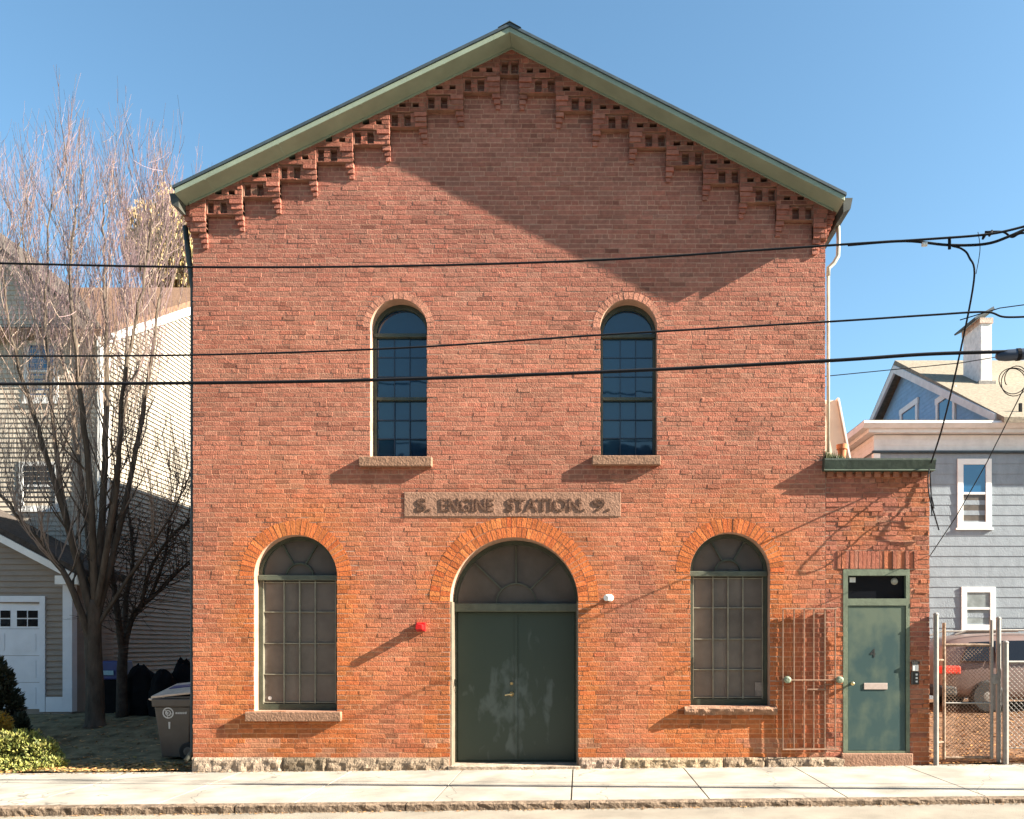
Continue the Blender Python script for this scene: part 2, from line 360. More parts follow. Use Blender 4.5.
# loose leaves and straw
lr = random.Random(8)
mb = MB()
def leaf_at(mb, x, y, z, s, col):
    a = lr.uniform(0, 2*PI); t = lr.uniform(-.5,.5); q = lr.uniform(-.4,.4)
    dx, dy = math.cos(a)*s, math.sin(a)*s
    mb.add([(x-dx, y-dy, z), (x+dy*.4, y-dx*.4, z+s*(.25+t*.5)), (x+dx, y+dy, z+s*q*.6+s*.3), (x-dy*.4, y+dx*.4, z+s*.2)], [(0,1,2,3)], col)
for i in range(2600):
    x = -9.8 + lr.random()*5.15; y = 0.02 + abs(lr.gauss(0, 0.45))
    if lr.random() < 0.3: y = lr.uniform(0, 5)
    c = lr.choice([(2.2,1.7,1.3),(1.7,1.2,.9),(2.6,2.0,1.4),(1.2,1.2,.7)])
    leaf_at(mb, x, y, bumpy(x,y)+.02, lr.uniform(.02,.06), c)
for i in range(2200):
    x = 6.0 + lr.random()*4; y = 0.02 + lr.random()**1.6*4.5
    c = lr.choice([(1.5,1.0,.7),(1.0,.62,.42),(1.9,1.3,.85),(.7,.5,.35)])
    leaf_at(mb, x, y, bumpy(x,y)+.015, lr.uniform(.02,.055), c)
for i in range(2200):     # drift of leaves and grit in the gutter and along the walls
    x = lr.uniform(-9, 8)
    if lr.random() < .5: y = -2.63-abs(lr.gauss(0,.03)); z = g(x)-kdrop(x)+.004
    else: y = -abs(lr.gauss(0,.02))-.07; z = g(x)+.003
    leaf_at(mb, x, y, z, lr.uniform(.007,.026), lr.choice([(1.2,.9,.9),(.7,.6,.5),(1.6,1.2,.9)]))
o = mb.build('leaf_litter', M['dryleaf'], recalc=False)
tag(o, 'dry tan leaves and straw scattered on the ground', 'leaves', kind='stuff')

# ------------------------------------------------------------------ brick fields
br = random.Random(21)
LW = X(193); RW = X(825)
OPEN = dict(
    ul=(X(398.5), 57/70, Z(457), Z(327.5)), ur=(X(628.5), 57/70, Z(456), Z(328)),
    ll=(X(295.5), 83/70, Z(711), Z(576.5)), lr=(X(730), 80/70, Z(706), Z(572.5)),
    dd=(X(514), 128/70, Z(770), Z(601.5)))
RING = dict(ul=0.11, ur=0.11, ll=0.21, lr=0.21, dd=0.30)
ROOF_A = 10.22
def slope_of(x): return 0.482 if x < 0 else 0.503     # soffit apex height at x=0, slope
def roofz(x): return ROOF_A - slope_of(x)*abs(x)
PLQ = (X(404), X(621), Z(517), Z(492))
def col_main(x, z):
    o = 0.0
    for k in ('ll', 'lr', 'dd'):
        cx, w, z0, zs = OPEN[k]
        dx = max(0, abs(x-cx)-w/2)
        d = dx if z < zs else max(0, math.hypot(x-cx, z-zs)-w/2)
        o = max(o, 1.05*math.exp(-(d/0.55)**1.5))
    n1 = noise.noise(Vector((x*.8, z*.8, 3.1))); n2 = noise.noise(Vector((x*2.3, z*2.3, 9.7)))
    o = o*(.8+.5*n2) + 0.22*sstep((2.3-z)/1.6) + .10*sstep((4.9-z)/1.8) + .22*n1
    o = max(0, min(1, o))
    pink = Vector((0.435, 0.166, 0.106)); orange = Vector((0.50, 0.152, 0.050))
    c = pink.lerp(orange, o)
    up = sstep((z-5.5)/2.5)
    c = c.lerp(Vector((0.335, 0.126, 0.092)), .7*up)  # duskier upper brick, darkened further to deepen the gable shade
    t = br.random()
    f = br.gauss(1.0, 0.075)
    if t < .07: f *= br.uniform(.70,.90)
    elif t < .075: f *= 1.16
    hue = br.gauss(0, .035)
    f *= 1 + .13*noise.noise(Vector((x*5.5, z*.45, 1.7)))*sstep((8.5-z)/6)
    pt = noise.noise(Vector((math.floor(x*1.3+noise.noise(Vector((0,z,4)))*.6)*3.3, math.floor(z*1.7+noise.noise(Vector((x,0,8)))*.5)*2.7, 6)))
    f *= 1 + .16*pt
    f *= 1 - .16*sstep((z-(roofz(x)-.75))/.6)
    f *= 1 - .18*sstep((.55-z)/.35)*max(0, .5+noise.noise(Vector((x*2.2, 0, 3))))
    f *= 1 + .17*n1 + .12*n2
    # soot runs under the upper sills, damp and efflorescence near the ground
    for k in ('ul', 'ur'):
        cx = OPEN[k][0]
        if abs(x-cx) < .52 and 0 < Z(467)-z < .5: f *= .84
    if z < .45 and noise.noise(Vector((x*1.5, z*3, 5))) > .1: c = c.lerp(Vector((.42,.27,.2)), .35)
    return (max(.03, c.x*f*(1+hue*.4)), max(.02, c.y*f*(1-hue)), max(.015, c.z*f*(1-hue*1.2)))
def brick_field(mb, x0, x1, z0, z1, y, inside, colfn, jit=0.0009, ch=0.0686, bl=0.200, joint=0.0165, proud=0.0034, seed=0):
    nrow = int((z1-z0)/ch)+1
    def quad(a, b_, c, d, full=False):
        if b_-a < .004 or d-c < .004: return
        bc = colfn((a+b_)/2, (c+d)/2)
        yo = y - max(.0022, proud + br.gauss(0, jit*1.6))
        j = [min(y-.0020, yo + br.gauss(0, jit*.9)) for _ in range(4)]
        yb = y + .003
        e = .0025
        mb.add([(a,j[0],c),(b_,j[1],c),(b_,j[2],d),(a,j[3],d),(a-e,yb,c-e),(b_+e,yb,c-e),(b_+e,yb,d+e),(a-e,yb,d+e)],
               [(0,1,2,3),(0,4,5,1),(1,5,6,2),(2,6,7,3),(3,7,4,0)], tuple(q*.84 for q in bc))
        h = joint/2+.001 if full else .0; ym = y-.0012+br.uniform(-.0005,.0005); k_ = br.gauss(1,.06)
        mc = ((bc[0]*.60+.40*.50)*k_, (bc[1]*.80+.20*.50)*k_, (bc[2]*.80+.13*.50)*k_)
        mb.add([(a-h,ym,c-h),(b_+h,ym,c-h),(b_+h,ym,d+h),(a-h,ym,d+h)], [(0,1,2,3)], mc)
    for r in range(nrow):
        za = z0+r*ch; zb = za+ch-joint
        hdr = (r % 7 == 3)
        w = bl/2 if hdr else bl
        x = x0 - br.random()*w
        while x < x1:
            ww = w*(1+br.gauss(0,.07))
            a, b_ = x, x+ww-joint*.7
            x += ww
            dz = br.gauss(0,.0022)
            c, d = za+dz, zb+dz+br.gauss(0,.001)
            ins = [inside(u, v) for u in (a, (a+b_)/2, b_) for v in (c, (c+d)/2, d)]
            if all(ins): quad(a, b_, c, d, True)
            elif any(ins):
                n = max(2, int((b_-a)/.007)); st = (b_-a)/n; run = None
                for i in range(n+1):
                    sp = None
                    if i < n:
                        u = a+(i+.5)*st
                        zz = [c+(d-c)*t/6 for t in range(7)]
                        ok = [q for q in zz if inside(u, q)]
                        if len(ok) > 1: sp = (ok[0], ok[-1])
                    if run and sp and abs(run[2]-sp[0]) < .004 and abs(run[3]-sp[1]) < .004: run[1] = a+(i+1)*st
                    else:
                        if run: quad(*run)
                        run = [a+i*st, a+(i+1)*st, sp[0], sp[1]] if sp else None
def main_inside(x, z):
    if x < LW or x > RW or z > roofz(x)-.005: return False
    for k, (cx, w, z0, zs) in OPEN.items():
        if k == 'dd' and z < zs and abs(x-cx) < w/2+.004: return False
        if in_arch(x, z, cx, w, z0, zs, RING[k]-.01): return False
    if PLQ[0] < x < PLQ[1] and PLQ[2] < z < PLQ[3]: return False
    return True

# ------------------------------------------------------------------ the brick building
BLD = thing('brick_building', (0,0,0), 'two storey red brick gabled hall with arched green double doors and a carved name stone', 'building')
gp = [(LW,-.25),(RW,-.25),(RW,roofz(RW)),(0,roofz(0)),(LW,roofz(LW))]
mb = MB(); holed(mb, gp, [arch(*OPEN[k]) for k in OPEN], 0.0, 0.52)
WALL = mb.build('wall', M['mortar'], BLD); weld(WALL)
BASEZ = Z(757)
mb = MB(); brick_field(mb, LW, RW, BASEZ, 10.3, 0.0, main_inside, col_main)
mb.build('facing_brick', M['brick'], BLD, recalc=False)
# shader brick for the side walls
m, nt, b = new_mat('side_brick'); N, L = nt.nodes, nt.links
tc = N.new('ShaderNodeTexCoord'); sp = N.new('ShaderNodeSeparateXYZ'); cb = N.new('ShaderNodeCombineXYZ')
L.new(tc.outputs['Object'], sp.inputs[0]); L.new(sp.outputs['Y'], cb.inputs['X']); L.new(sp.outputs['Z'], cb.inputs['Y'])
bt = N.new('ShaderNodeTexBrick'); bt.inputs['Scale'].default_value = 1; bt.inputs['Brick Width'].default_value = .212; bt.inputs['Row Height'].default_value = .0686
bt.inputs['Mortar Size'].default_value = .005; bt.inputs['Color1'].default_value = (.36,.16,.10,1); bt.inputs['Color2'].default_value = (.27,.12,.08,1); bt.inputs['Mortar'].default_value = (.45,.33,.26,1)
L.new(cb.outputs[0], bt.inputs['Vector']); L.new(bt.outputs['Color'], b.inputs['Base Color'])
bp = N.new('ShaderNodeBump'); bp.invert = True; bp.inputs['Distance'].default_value = .006; L.new(bt.outputs['Fac'], bp.inputs['Height']); L.new(bp.outputs['Normal'], b.inputs['Normal'])
b.inputs['Roughness'].default_value = .92
M['side_brick'] = m
mb = MB()
mb.box(LW, LW+.3, .525, 16, -.25, roofz(LW)); mb.build('side_wall', M['side_brick'], BLD); mb = MB(); mb.box(RW-.3, RW, .525, 16, -.25, roofz(RW))
mb.build('side_wall', M['side_brick'], BLD)
mb = MB(); mb.prism([(LW+.31,-.2),(RW-.31,-.2),(RW-.31,roofz(RW)-.1),(0,roofz(0)-.2),(LW+.31,roofz(LW)-.1)], 15.7, 16.0)
mb.build('rear_wall', M['side_brick'], BLD)
# arches of radial brick
def ring(key, courses, colfn, y=-.001):
    cx, w, z0, zs = OPEN[key]; mbk = MB(); r0 = w/2
    th = RING[key]/courses
    for c in range(courses):
        ra, rb = r0+c*th+.003, r0+(c+1)*th-.006
        n = max(10, int(PI*(ra+rb)/2/.072))
        for i in range(n):
            a0 = PI*i/n+.004/ra; a1 = PI*(i+1)/n-.005/ra
            yo = y-.0046+br.gauss(0,.001)
            pts = [(cx+r*math.cos(a), zs+r*math.sin(a)) for r, a in ((ra,a0),(rb,a0),(rb,a1),(ra,a1))]
            mid = (sum(p[0] for p in pts)/4, sum(p[1] for p in pts)/4)
            col = colfn(*mid)
            j = [yo+br.gauss(0,.0007) for _ in range(4)]
            mbk.add([(p[0],jj,p[1]) for p, jj in zip(pts,j)]+[(p[0],y+.004,p[1]) for p in pts],
                    [(0,1,2,3),(0,4,5,1),(1,5,6,2),(2,6,7,3),(3,7,4,0)], col)
    return mbk.build('brick_arch', M['brick'], BLD)
def arch_col(x, z):
    f = br.gauss(1.0, .12); h = br.gauss(0, .07)
    return (.49*f, .140*f*(1-h), .044*f*(1-h))
def arch_col_pale(x, z):
    f = br.gauss(1.0, .13)
    return (.43*f, .185*f, .12*f)
for k, c in (('ul',1),('ur',1)): ring(k, c, arch_col_pale)
for k, c in (('ll',1),('lr',1),('dd',2)): ring(k, c, arch_col)

# windows
def muntins(mbm, pts_list, y0, y1, w):
    for (ax, az, bx, bz) in pts_list:
        d = Vector((bx-ax, 0, bz-az)); n = Vector((-d.z, 0, d.x)).normalized()*w/2
        mbm.prism([(ax-n.x, az-n.z),(bx-n.x, bz-n.z),(bx+n.x, bz+n.z),(ax+n.x, az+n.z)], y0, y1)
def lower_window(key, rough_sill):
    cx, w, z0, zs = OPEN[key]
    YF = .16
    fw = .055
    zt = zs+.03; zb = zs-.045          # transom bar
    mbf = MB()
    xi0, xi1 = cx-w/2+fw, cx+w/2-fw
    r = w/2-fw*1.05
    top = [(cx+r*math.cos(PI*i/24), zt+.0+ (r-.03)*math.sin(PI*i/24)) for i in range(25)]
    holed(mbf, arch(cx, w-.004, z0+.002, zs), [rect(xi0, xi1, z0+.09, zb), top], YF, YF+.07)
    win = mbf.build('arched_window', M['window_green'], BLD); weld(win)
    t = MB(); t.box(cx-w/2+.005, cx+w/2-.005, YF-.035, YF-.001, zb, zt+.002); t.build('transom_bar', M['bar_green'], win, bevel=.008)
    p = MB(); p.box(xi0-.01, xi1+.01, YF+.035, YF+.04, z0+.05, zb+.01); p.build('screen_pane', M['screen'], win)
    p = MB(); p.prism([(cx+(r+.01)*math.cos(PI*i/24), zt-.005+(r-.02)*math.sin(PI*i/24)) for i in range(25)], YF+.045, YF+.05); p.build('fanlight_pane', M['fan'], win)
    mm = MB(); L1 = []
    W_ = xi1-xi0; H_ = zb-(z0+.09)
    for u in (0.012, .29, .50, .71, .985): L1.append((xi0+W_*u, z0+.09, xi0+W_*u, zb))
    for v in (.012, .24, .49, .745, .985): L1.append((xi0+.012, z0+.09+H_*v, xi1-.012, z0+.09+H_*v+rnd.uniform(-.002,.002)))
    mv, mh = MB(), MB()
    muntins(mv, L1[:5], YF+.006, YF+.034, .014); muntins(mh, L1[5:], YF+.010, YF+.033, .012)
    mv.add(mh.v, mh.f); mv.build('screen_bars', M['muntin_green'], win)
    mf = MB(); ri = r*.36
    fl = [(cx+ri*math.cos(a), zt+ri*math.sin(a), cx+(r-.02)*math.cos(a), zt+(r-.04)*math.sin(a)) for a in (R(62), R(118))]
    muntins(mf, fl, YF+.012, YF+.044, .022)
    arc = [(cx+ri*math.cos(PI*i/12), zt+ri*math.sin(PI*i/12)*.9) for i in range(13)]
    for i in range(12): muntins(mf, [(arc[i][0],arc[i][1],arc[i+1][0],arc[i+1][1])], YF+.010, YF+.043, .022)
    mf.build('fanlight_bars', M['window_green'], win)
    # sill
    if key == 'll':
        s = MB(); s.box(X(247), X(342), -.085, .20, Z(721), Z(711.5)); s.build('sill', M['sillstone'], win, bevel=.008)
    else:
        s = MB(); n = 40
        x0_, x1_ = X(684), X(776); vs = []
        for j, (yy, zz) in enumerate([(.20, Z(706.3)),(-.06, Z(706.3)),(-.095, Z(708.5)),(-.09, Z(711)),(-.05, Z(714.5)),(.0, Z(715))]):
            for i in range(n+1):
                xx = x0_+(x1_-x0_)*i/n; q = Vector((xx*11, zz*11, j*2.1)); k_ = noise.noise(q)
                vs.append((xx, yy+(k_*.028 if 0<j<5 else 0), zz+(k_*.014 if j in (2,3,4) else 0)))
        fs = [(j*(n+1)+i, j*(n+1)+i+1, (j+1)*(n+1)+i+1, (j+1)*(n+1)+i) for j in range(5) for i in range(n)]
        fs += [[j*(n+1) for j in range(6)], [j*(n+1)+n for j in range(5,-1,-1)]]
        s.add(vs, fs); s.build('sill', M['sillstone'], win)
    return win
w1 = lower_window('ll', False); w2 = lower_window('lr', True)
# small sticker and a dark corner patch seen in the two screens
q = MB(); cx, w, z0, zs = OPEN['ll']
q.disc_lathe((X(265), .192, Z(699)), (0,-1,0), [(0,.028),(.006,.028),(.007,.02)], 14); q.build('sticker', M['emblem'], w1)
q = MB(); q.box(X(757.5), X(767), .181, .19, Z(697), Z(683)); q.build('paper_notice', mat('faded_paper',(.22,.19,.16),.7,0,.3,14), w2)
def upper_window(key):
    cx, w, z0, zs = OPEN[key]
    YF = .20; fw = .045
    zt = zs-.02; zb = zs-.075; zm = Z(395)
    mbf = MB()
    xi0, xi1 = cx-w/2+fw, cx+w/2-fw
    r = w/2-fw
    top = [(cx+r*math.cos(PI*i/24), zt+(r+.0)*math.sin(PI*i/24)) for i in range(25)]
    holed(mbf, arch(cx, w-.004, z0+.002, zs), [rect(xi0, xi1, zm+.02, zb), rect(xi0, xi1, z0+.04, zm-.02), top], YF, YF+.07)
    win = mbf.build('arched_window', M['window_green'], BLD); weld(win)
    t = MB(); t.box(cx-w/2+.01, cx+w/2-.01, YF-.03, YF-.001, zb, zt); t.build('transom_bar', M['window_green'], win, bevel=.006)
    def lites(zlo, zhi, y, nm, vs_):
        p = MB(); us = (0, .35, .66, 1)
        for i in range(3):
            for j in range(len(vs_)-1):
                a_, b_ = xi0-.004+(xi1-xi0+.008)*us[i]+.0006, xi0-.004+(xi1-xi0+.008)*us[i+1]-.0006
                c_, d_ = zlo+(zhi-zlo)*vs_[j]+.0006, zlo+(zhi-zlo)*vs_[j+1]-.0006
                e = [rnd.gauss(0,.0011) for _ in range(3)]; e.append(e[0]+e[2]-e[1])
                p.add([(a_,y+e[0],c_),(b_,y+e[1],c_),(b_,y+e[2],d_),(a_,y+e[3],d_)], [(0,1,2,3)])
        p.build(nm, M['glass'], win, recalc=False)
    lites(zm+.01, zb+.01, YF+.034, 'upper_pane', (0,.36,.68,1)); lites(z0+.03, zm-.01, YF+.044, 'lower_pane', (0,.33,.66,1))
    p = MB(); p.prism([(cx+(r+.01)*math.cos(PI*i/24), zt-.005+(r+.01)*math.sin(PI*i/24)) for i in range(25)], YF+.045, YF+.05); p.build('fanlight_pane', M['glass'], win)
    mm = MB(); mh = MB(); W_ = xi1-xi0
    for u in (.35, .66): mm.box(xi0+W_*u-.007, xi0+W_*u+.007, YF+.022, YF+.0395, z0+.04, zm-.02)
    for u in (.35, .66): mm.box(xi0+W_*u-.006, xi0+W_*u+.006, YF+.022, YF+.0295, zm+.02, zb)
    for v in (.36, .68): mh.box(xi0, xi1, YF+.024, YF+.0285, zm+.02+(zb-zm-.02)*v-.006, zm+.02+(zb-zm-.02)*v+.006)
    for v in (.33, .66): mh.box(xi0, xi1, YF+.024, YF+.0385, z0+.04+(zm-z0-.06)*v-.007, z0+.04+(zm-z0-.06)*v+.007)
    mm.add(mh.v, mh.f)
    mm.build('muntin_grid', mat('navy_muntin', (.012,.03,.055), .5, 0, .1, 5), win)
    mt = MB(); mt.box(xi0, xi1, YF-.018, YF-.001, zm-.022, zm+.022); mt.build('meeting_rail', M['window_green'], win)
    s = MB()
    if key == 'ul': s.box(X(360), X(432.5), -.085, .20, Z(467.5), Z(457.6))
    else: s.box(X(592), X(660), -.085, .20, Z(466), Z(456.6))
    s.build('sill', M['sillstone'], win, bevel=.01)
upper_window('ul'); upper_window('ur')

# entrance
cx, w, z0, zs = OPEN['dd']
YF = .34; fw = .045
zt, zb = Z(603), Z(611)
mbf = MB(); r = w/2-fw
top = [(cx+r*math.cos(PI*i/32), zt+.01+(r-.01)*math.sin(PI*i/32)) for i in range(33)]
holed(mbf, arch(cx, w-.004, g(cx)+.03, zs), [rect(cx-w/2+fw, cx+w/2-fw, g(cx)+.06, zb), top], YF, YF+.09)
ENT = mbf.build('entrance', M['window_green'], BLD); weld(ENT)
t = MB(); t.box(cx-w/2+.012, cx+w/2-.012, YF-.06, YF-.001, zb, zt+.01); t.build('transom_bar', M['bar_green'], ENT, bevel=.015)
for sgn, pn in ((-1, 'door_leaf'), (1, 'door_leaf')):
    d = MB(); a = cx-w/2+fw+.004 if sgn < 0 else cx+.004; b_ = cx-.004 if sgn < 0 else cx+w/2-fw-.004
    d.box(a, b_, YF+.03+(0 if sgn < 0 else .004), YF+.07, g(cx)+.065, zb-.004); d.build(pn, M['door'], ENT, bevel=.004)
t = MB(); t.box(cx-.02, cx+.02, YF+.018, YF+.0295, g(cx)+.07, zb-.01); t.build('astragal', M['door'], ENT)
p = MB(); p.prism([(cx+(r+.01)*math.cos(PI*i/32), zt+(r)*math.sin(PI*i/32)) for i in range(33)], YF+.05, YF+.056); p.build('fanlight_pane', M['fan'], ENT)
mf = MB(); ri = r*.34
muntins(mf, [(cx+ri*math.cos(a), zt+.01+ri*math.sin(a), cx+(r-.01)*math.cos(a), zt+(r-.01)*math.sin(a)) for a in (R(45), R(90), R(135))], YF+.020, YF+.048, .016)
arc = [(cx+ri*math.cos(PI*i/12), zt+.01+ri*math.sin(PI*i/12)) for i in range(13)]
for i in range(12): muntins(mf, [(arc[i][0],arc[i][1],arc[i+1][0],arc[i+1][1])], YF+.018, YF+.047, .016)
mf.build('fanlight_bars', M['bar_green'], ENT)
k = MB(); k.disc_lathe((X(509.5), YF+.03, Z(684.5)), (0,-1,0), [(0,.024),(.02,.024),(.03,.016)], 16); k.build('deadbolt', M['brass'], ENT, smooth=False)
k = MB(); k.disc_lathe((X(509.5), YF+.03, Z(695.5)), (0,-1,0), [(0,.034),(.012,.034),(.03,.018),(.06,.016)], 16)
k.tube([(X(510), YF-.03, Z(695.5)), (X(506), YF-.035, Z(695.7)), (X(503), YF-.03, Z(696.5))], .011, 8); k.build('lever_handle', M['brass'], ENT)
s = MB(); s.box(cx-w/2-.03, cx+w/2+.03, -.05, .44, g(cx)-.05, g(cx)+.045); s.build('threshold', M['granite'], ENT, bevel=.01)
s = MB()
for sx in (-1, 1):
    a, b_ = (cx-w/2-.002, cx-w/2+.022) if sx < 0 else (cx+w/2-.022, cx+w/2+.002)
    s = MB(); s.box(a, b_, .004, YF-.001, g(cx)+.05, zs); s.build('jamb_lining', M['reveal'], ENT)

# name stone with raised, weathered lettering
pl = MB(); pl.box(PLQ[0]+.004, PLQ[1]-.004, -.014, .05, PLQ[2]+.004, PLQ[3]-.004); PL = pl.build('name_stone', M['brownstone'], BLD, bevel=.006)
zc = Z(505.0)
for body, a, b_ in (('S.', 417, 431), ('ENGINE', 441, 494), ('STATION.', 507, 585), ('9.', 593, 610)):
    text_part('lettering', body, X((a+b_)/2), zc, .185, -.0135, .011, M['letter'], PL, width=(b_-a)/70, off=.012)

# foundation of rough granite
fb = MB(); fr = random.Random(5)
def rough_block(mbx, x0_, x1_, z0_, z1_, y, out):
    n, mz = max(4, int((x1_-x0_)/.035)), 7
    vs = []
    for j in range(mz+1):
        for i in range(n+1):
            u, v = i/n, j/mz
            e = min(1, min(u, 1-u)*(x1_-x0_)/.04)*min(1, min(v, 1-v)*6)
            xx, zz = x0_+(x1_-x0_)*u, z0_+(z1_-z0_)*v
            q = Vector((xx*8, zz*10, x0_))
            vs.append((xx, y-.012-out*e*(.55+.75*noise.noise(q)+.4*noise.noise(q*2.4)), zz))
    k_ = len(vs); vs += [(x0_,.02,z0_),(x1_,.02,z0_),(x1_,.02,z1_),(x0_,.02,z1_)]
    fs = [(j*(n+1)+i, j*(n+1)+i+1, (j+1)*(n+1)+i+1, (j+1)*(n+1)+i) for j in range(mz) for i in range(n)]
    fs += [[k_+3, k_+2]+[mz*(n+1)+i for i in range(n,-1,-1)], [k_,k_+3]+[j*(n+1) for j in range(mz,-1,-1)], [k_+2,k_+1]+[j*(n+1)+n for j in range(mz+1)]]
    f = fr.gauss(1,.2); mbx.add(vs, fs, (f, f*fr.uniform(.92,1.0), f*fr.uniform(.84,1.0)))
M['found'] = mat('foundation_granite', (0.29,0.225,0.165), .92, 0, .36, 20, .7, 40, attr=True, spec=.2)
for a, b_ in ((LW-.01, OPEN['dd'][0]-OPEN['dd'][1]/2-.012), (OPEN['dd'][0]+OPEN['dd'][1]/2+.012, X(846))):
    fb = MB(); x = a
    while x < b_-.05:
        L_ = fr.uniform(.6, 1.7)
        if b_-x-L_ < .4: L_ = b_-x
        rough_block(fb, x+.004, x+L_-.004, g(x)-.06, BASEZ-.004+fr.uniform(-.006,.002), -.01, .034)
        x += L_
    fb.build('foundation', M['found'], BLD)

# corbel table under the rakes
PITCH, RISE = 36.8/70.6, 17.5/70.6
E0 = X(208.5)                     # first vertical edge on the left slope
S0 = 1.77+(645-199.3)/70.6                # soffit of the first unit to the right of that edge
mid = X(510)
units = []
for k in range(-1, 9):
    a = E0+k*PITCH; b_ = min(a+PITCH, mid)
    if mid-a > .04: units.append((max(a, LW), b_, S0+k*RISE, k))
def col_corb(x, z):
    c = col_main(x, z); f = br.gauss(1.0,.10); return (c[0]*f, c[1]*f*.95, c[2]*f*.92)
for side in (-1, 1):
    for (a, b_, zs_, k_) in units:
        if side > 0: zs_ = S0+8*RISE-(8-k_)*18.2/70.6
        A0 = E0+k_*PITCH
        hol = [(.135,.235),(.325,.42)] if 0 <= k_ and b_-a > PITCH*.9 else []
        slots = [(.02,.115),(.20,.30)] if k_ >= 0 else []
        top = roofz(b_ if side < 0 else 2*mid-b_)
        if top-.02 < zs_+.125: hol = []
        def fx(x): return x if side < 0 else 2*mid-x
        def iu(x, z):
            if not (a+.001 <= x <= b_-.001): return None
            return x-A0
        def panel_in(x, z):
            u = iu(fx(x), z)
            if u is None or z > roofz(x)-.004 or z < zs_ or x < LW or x > RW: return False
            return not any(p < u < q and .062 < z-zs_ < .125 for p, q in hol)
        def layer_in(x, z):
            u = iu(fx(x), z)
            if u is None or z > min(zs_-.002, roofz(x)-.004) or z < zs_-.206 or x < LW or x > RW: return False
            return not any(p < u < q and -.19 < z-zs_ < -.03 for p, q in slots)
        xl, xr = (a, b_) if side < 0 else (2*mid-b_, 2*mid-a)
        back = MB()
        def pc(p, q, z0_, z1_, y):           # backing piece between two distances along the unit; z1_ None = up to the roof
            p, q = max(p, a), min(q, b_)
            if q-p < .003: return
            p, q = (p, q) if side < 0 else (2*mid-q, 2*mid-p)
            p, q = max(p, LW+.001), min(q, RW-.001)
            ztp, ztq = (roofz(p)-.004, roofz(q)-.004) if z1_ is None else (z1_, z1_)
            if min(ztp, ztq) > z0_: back.prism([(p,z0_),(q,z0_),(q,ztq),(p,ztp)], y, -.0045)
        cuts = sorted([A0-9]+[A0+v for h in hol for v in h]+[A0+9])
        for c0, c1 in zip(cuts, cuts[1:]):
            if any(abs(c0-A0-h[0]) < 1e-6 for h in hol):
                pc(c0, c1, zs_, zs_+.062, -.11); pc(c0, c1, zs_+.125, None, -.11)
            else: pc(c0, c1, zs_, None, -.11)
        cuts = sorted([A0-9]+[A0+v for h in slots for v in h]+[A0+9])
        zt_ = min(zs_-.003, top-.01)
        for c0, c1 in zip(cuts, cuts[1:]):
            if any(abs(c0-A0-h[0]) < 1e-6 for h in slots):
                pc(c0, c1, zs_-.206, zs_-.19, -.085); pc(c0, c1, zs_-.03, zt_, -.085)
            else: pc(c0, c1, zs_-.206, zt_, -.085)
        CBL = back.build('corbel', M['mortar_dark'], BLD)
        fb2 = MB()
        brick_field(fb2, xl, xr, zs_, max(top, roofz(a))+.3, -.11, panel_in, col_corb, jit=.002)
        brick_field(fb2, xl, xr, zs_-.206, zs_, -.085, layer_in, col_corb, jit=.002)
        if b_-a > PITCH*.9 or k_ < 0:
            for c in range(6):
                dep = .120-.018*c; wd = .175-.022*c
                q0, q1 = (b_-wd, b_) if side < 0 else (2*mid-b_, 2*mid-b_+wd)
                f = br.gauss(1,.10); cc = col_main((q0+q1)/2, zs_)
                fb2.box(q0, q1, -dep+br.gauss(0,.003), -.006, zs_-.0686*(c+1)+.003, zs_-.0686*c-.008, (cc[0]*f, cc[1]*f, cc[2]*f))
        fb2.build('corbel_brick', M['brick'], CBL, recalc=False)
# eaves corbelled out along the two sides
for sx, xw in ((-1, LW), (1, RW)):
    eb = MB()
    for c in range(6):
        o_ = .135-.022*c; zt_ = roofz(xw)-.02-.0686*c
        f = br.gauss(1,.1); cc = col_main(xw, zt_)
        q0, q1 = (xw-o_, xw+.05) if sx < 0 else (xw-.05, xw+o_)
        eb.box(q0, q1, -.09+.015*c, 15.5, zt_-.064, zt_-.004, (cc[0]*f, cc[1]*f, cc[2]*f))
    eb.build('eaves_corbel', M['brick'], BLD)
# roof
OV = .42
def slope_poly(sx, t0, t1, xo): # slab between heights t0..t1 above soffit line
    return [(0, ROOF_A+t0), (sx*xo, ROOF_A+t0-slope_of(sx)*xo), (sx*xo, ROOF_A+t1-slope_of(sx)*xo), (0, ROOF_A+t1)]
XO = 4.62
mb = MB()
for sx in (-1, 1): mb.prism(slope_poly(sx, .075, .115, XO+.02), -OV-.02, 16.3)
RF = mb.build('roof', M['roof_dark'], BLD)
mb = MB(); mb.prism([(-.16, ROOF_A+.126-.08),(0, ROOF_A+.126),(.16, ROOF_A+.126-.08),(0, ROOF_A+.138)], -OV-.03, 16.3); mb.build('ridge_cap', M['roof_dark'], RF)
mb = MB()
for sx in (-1, 1): mb.prism(slope_poly(sx, .0, .074, XO), -OV, .0)
RK = mb.build('rake_trim', M['sage'], BLD, bevel=.006)
mb = MB()                                            # raised seams in the metal soffit, thin bead along the brick
for sx in (-1, 1):
    for u in (.9, 2.05, 3.2, 4.2):
        a = sx*u
        mb.prism([(a-.012, roofz(a-.012)-.004),(a+.012, roofz(a+.012)-.004),(a+.012, roofz(a+.012)+.001),(a-.012, roofz(a-.012)+.001)], -OV+.005, -.02)
    mb.prism([(0, ROOF_A-.025),(sx*4.55, ROOF_A-.025-slope_of(sx)*4.55),(sx*4.55, ROOF_A-.003-slope_of(sx)*4.55),(0, ROOF_A-.003)], -.135, -.112)
mb.build('soffit_seam', M['sage'], RK)
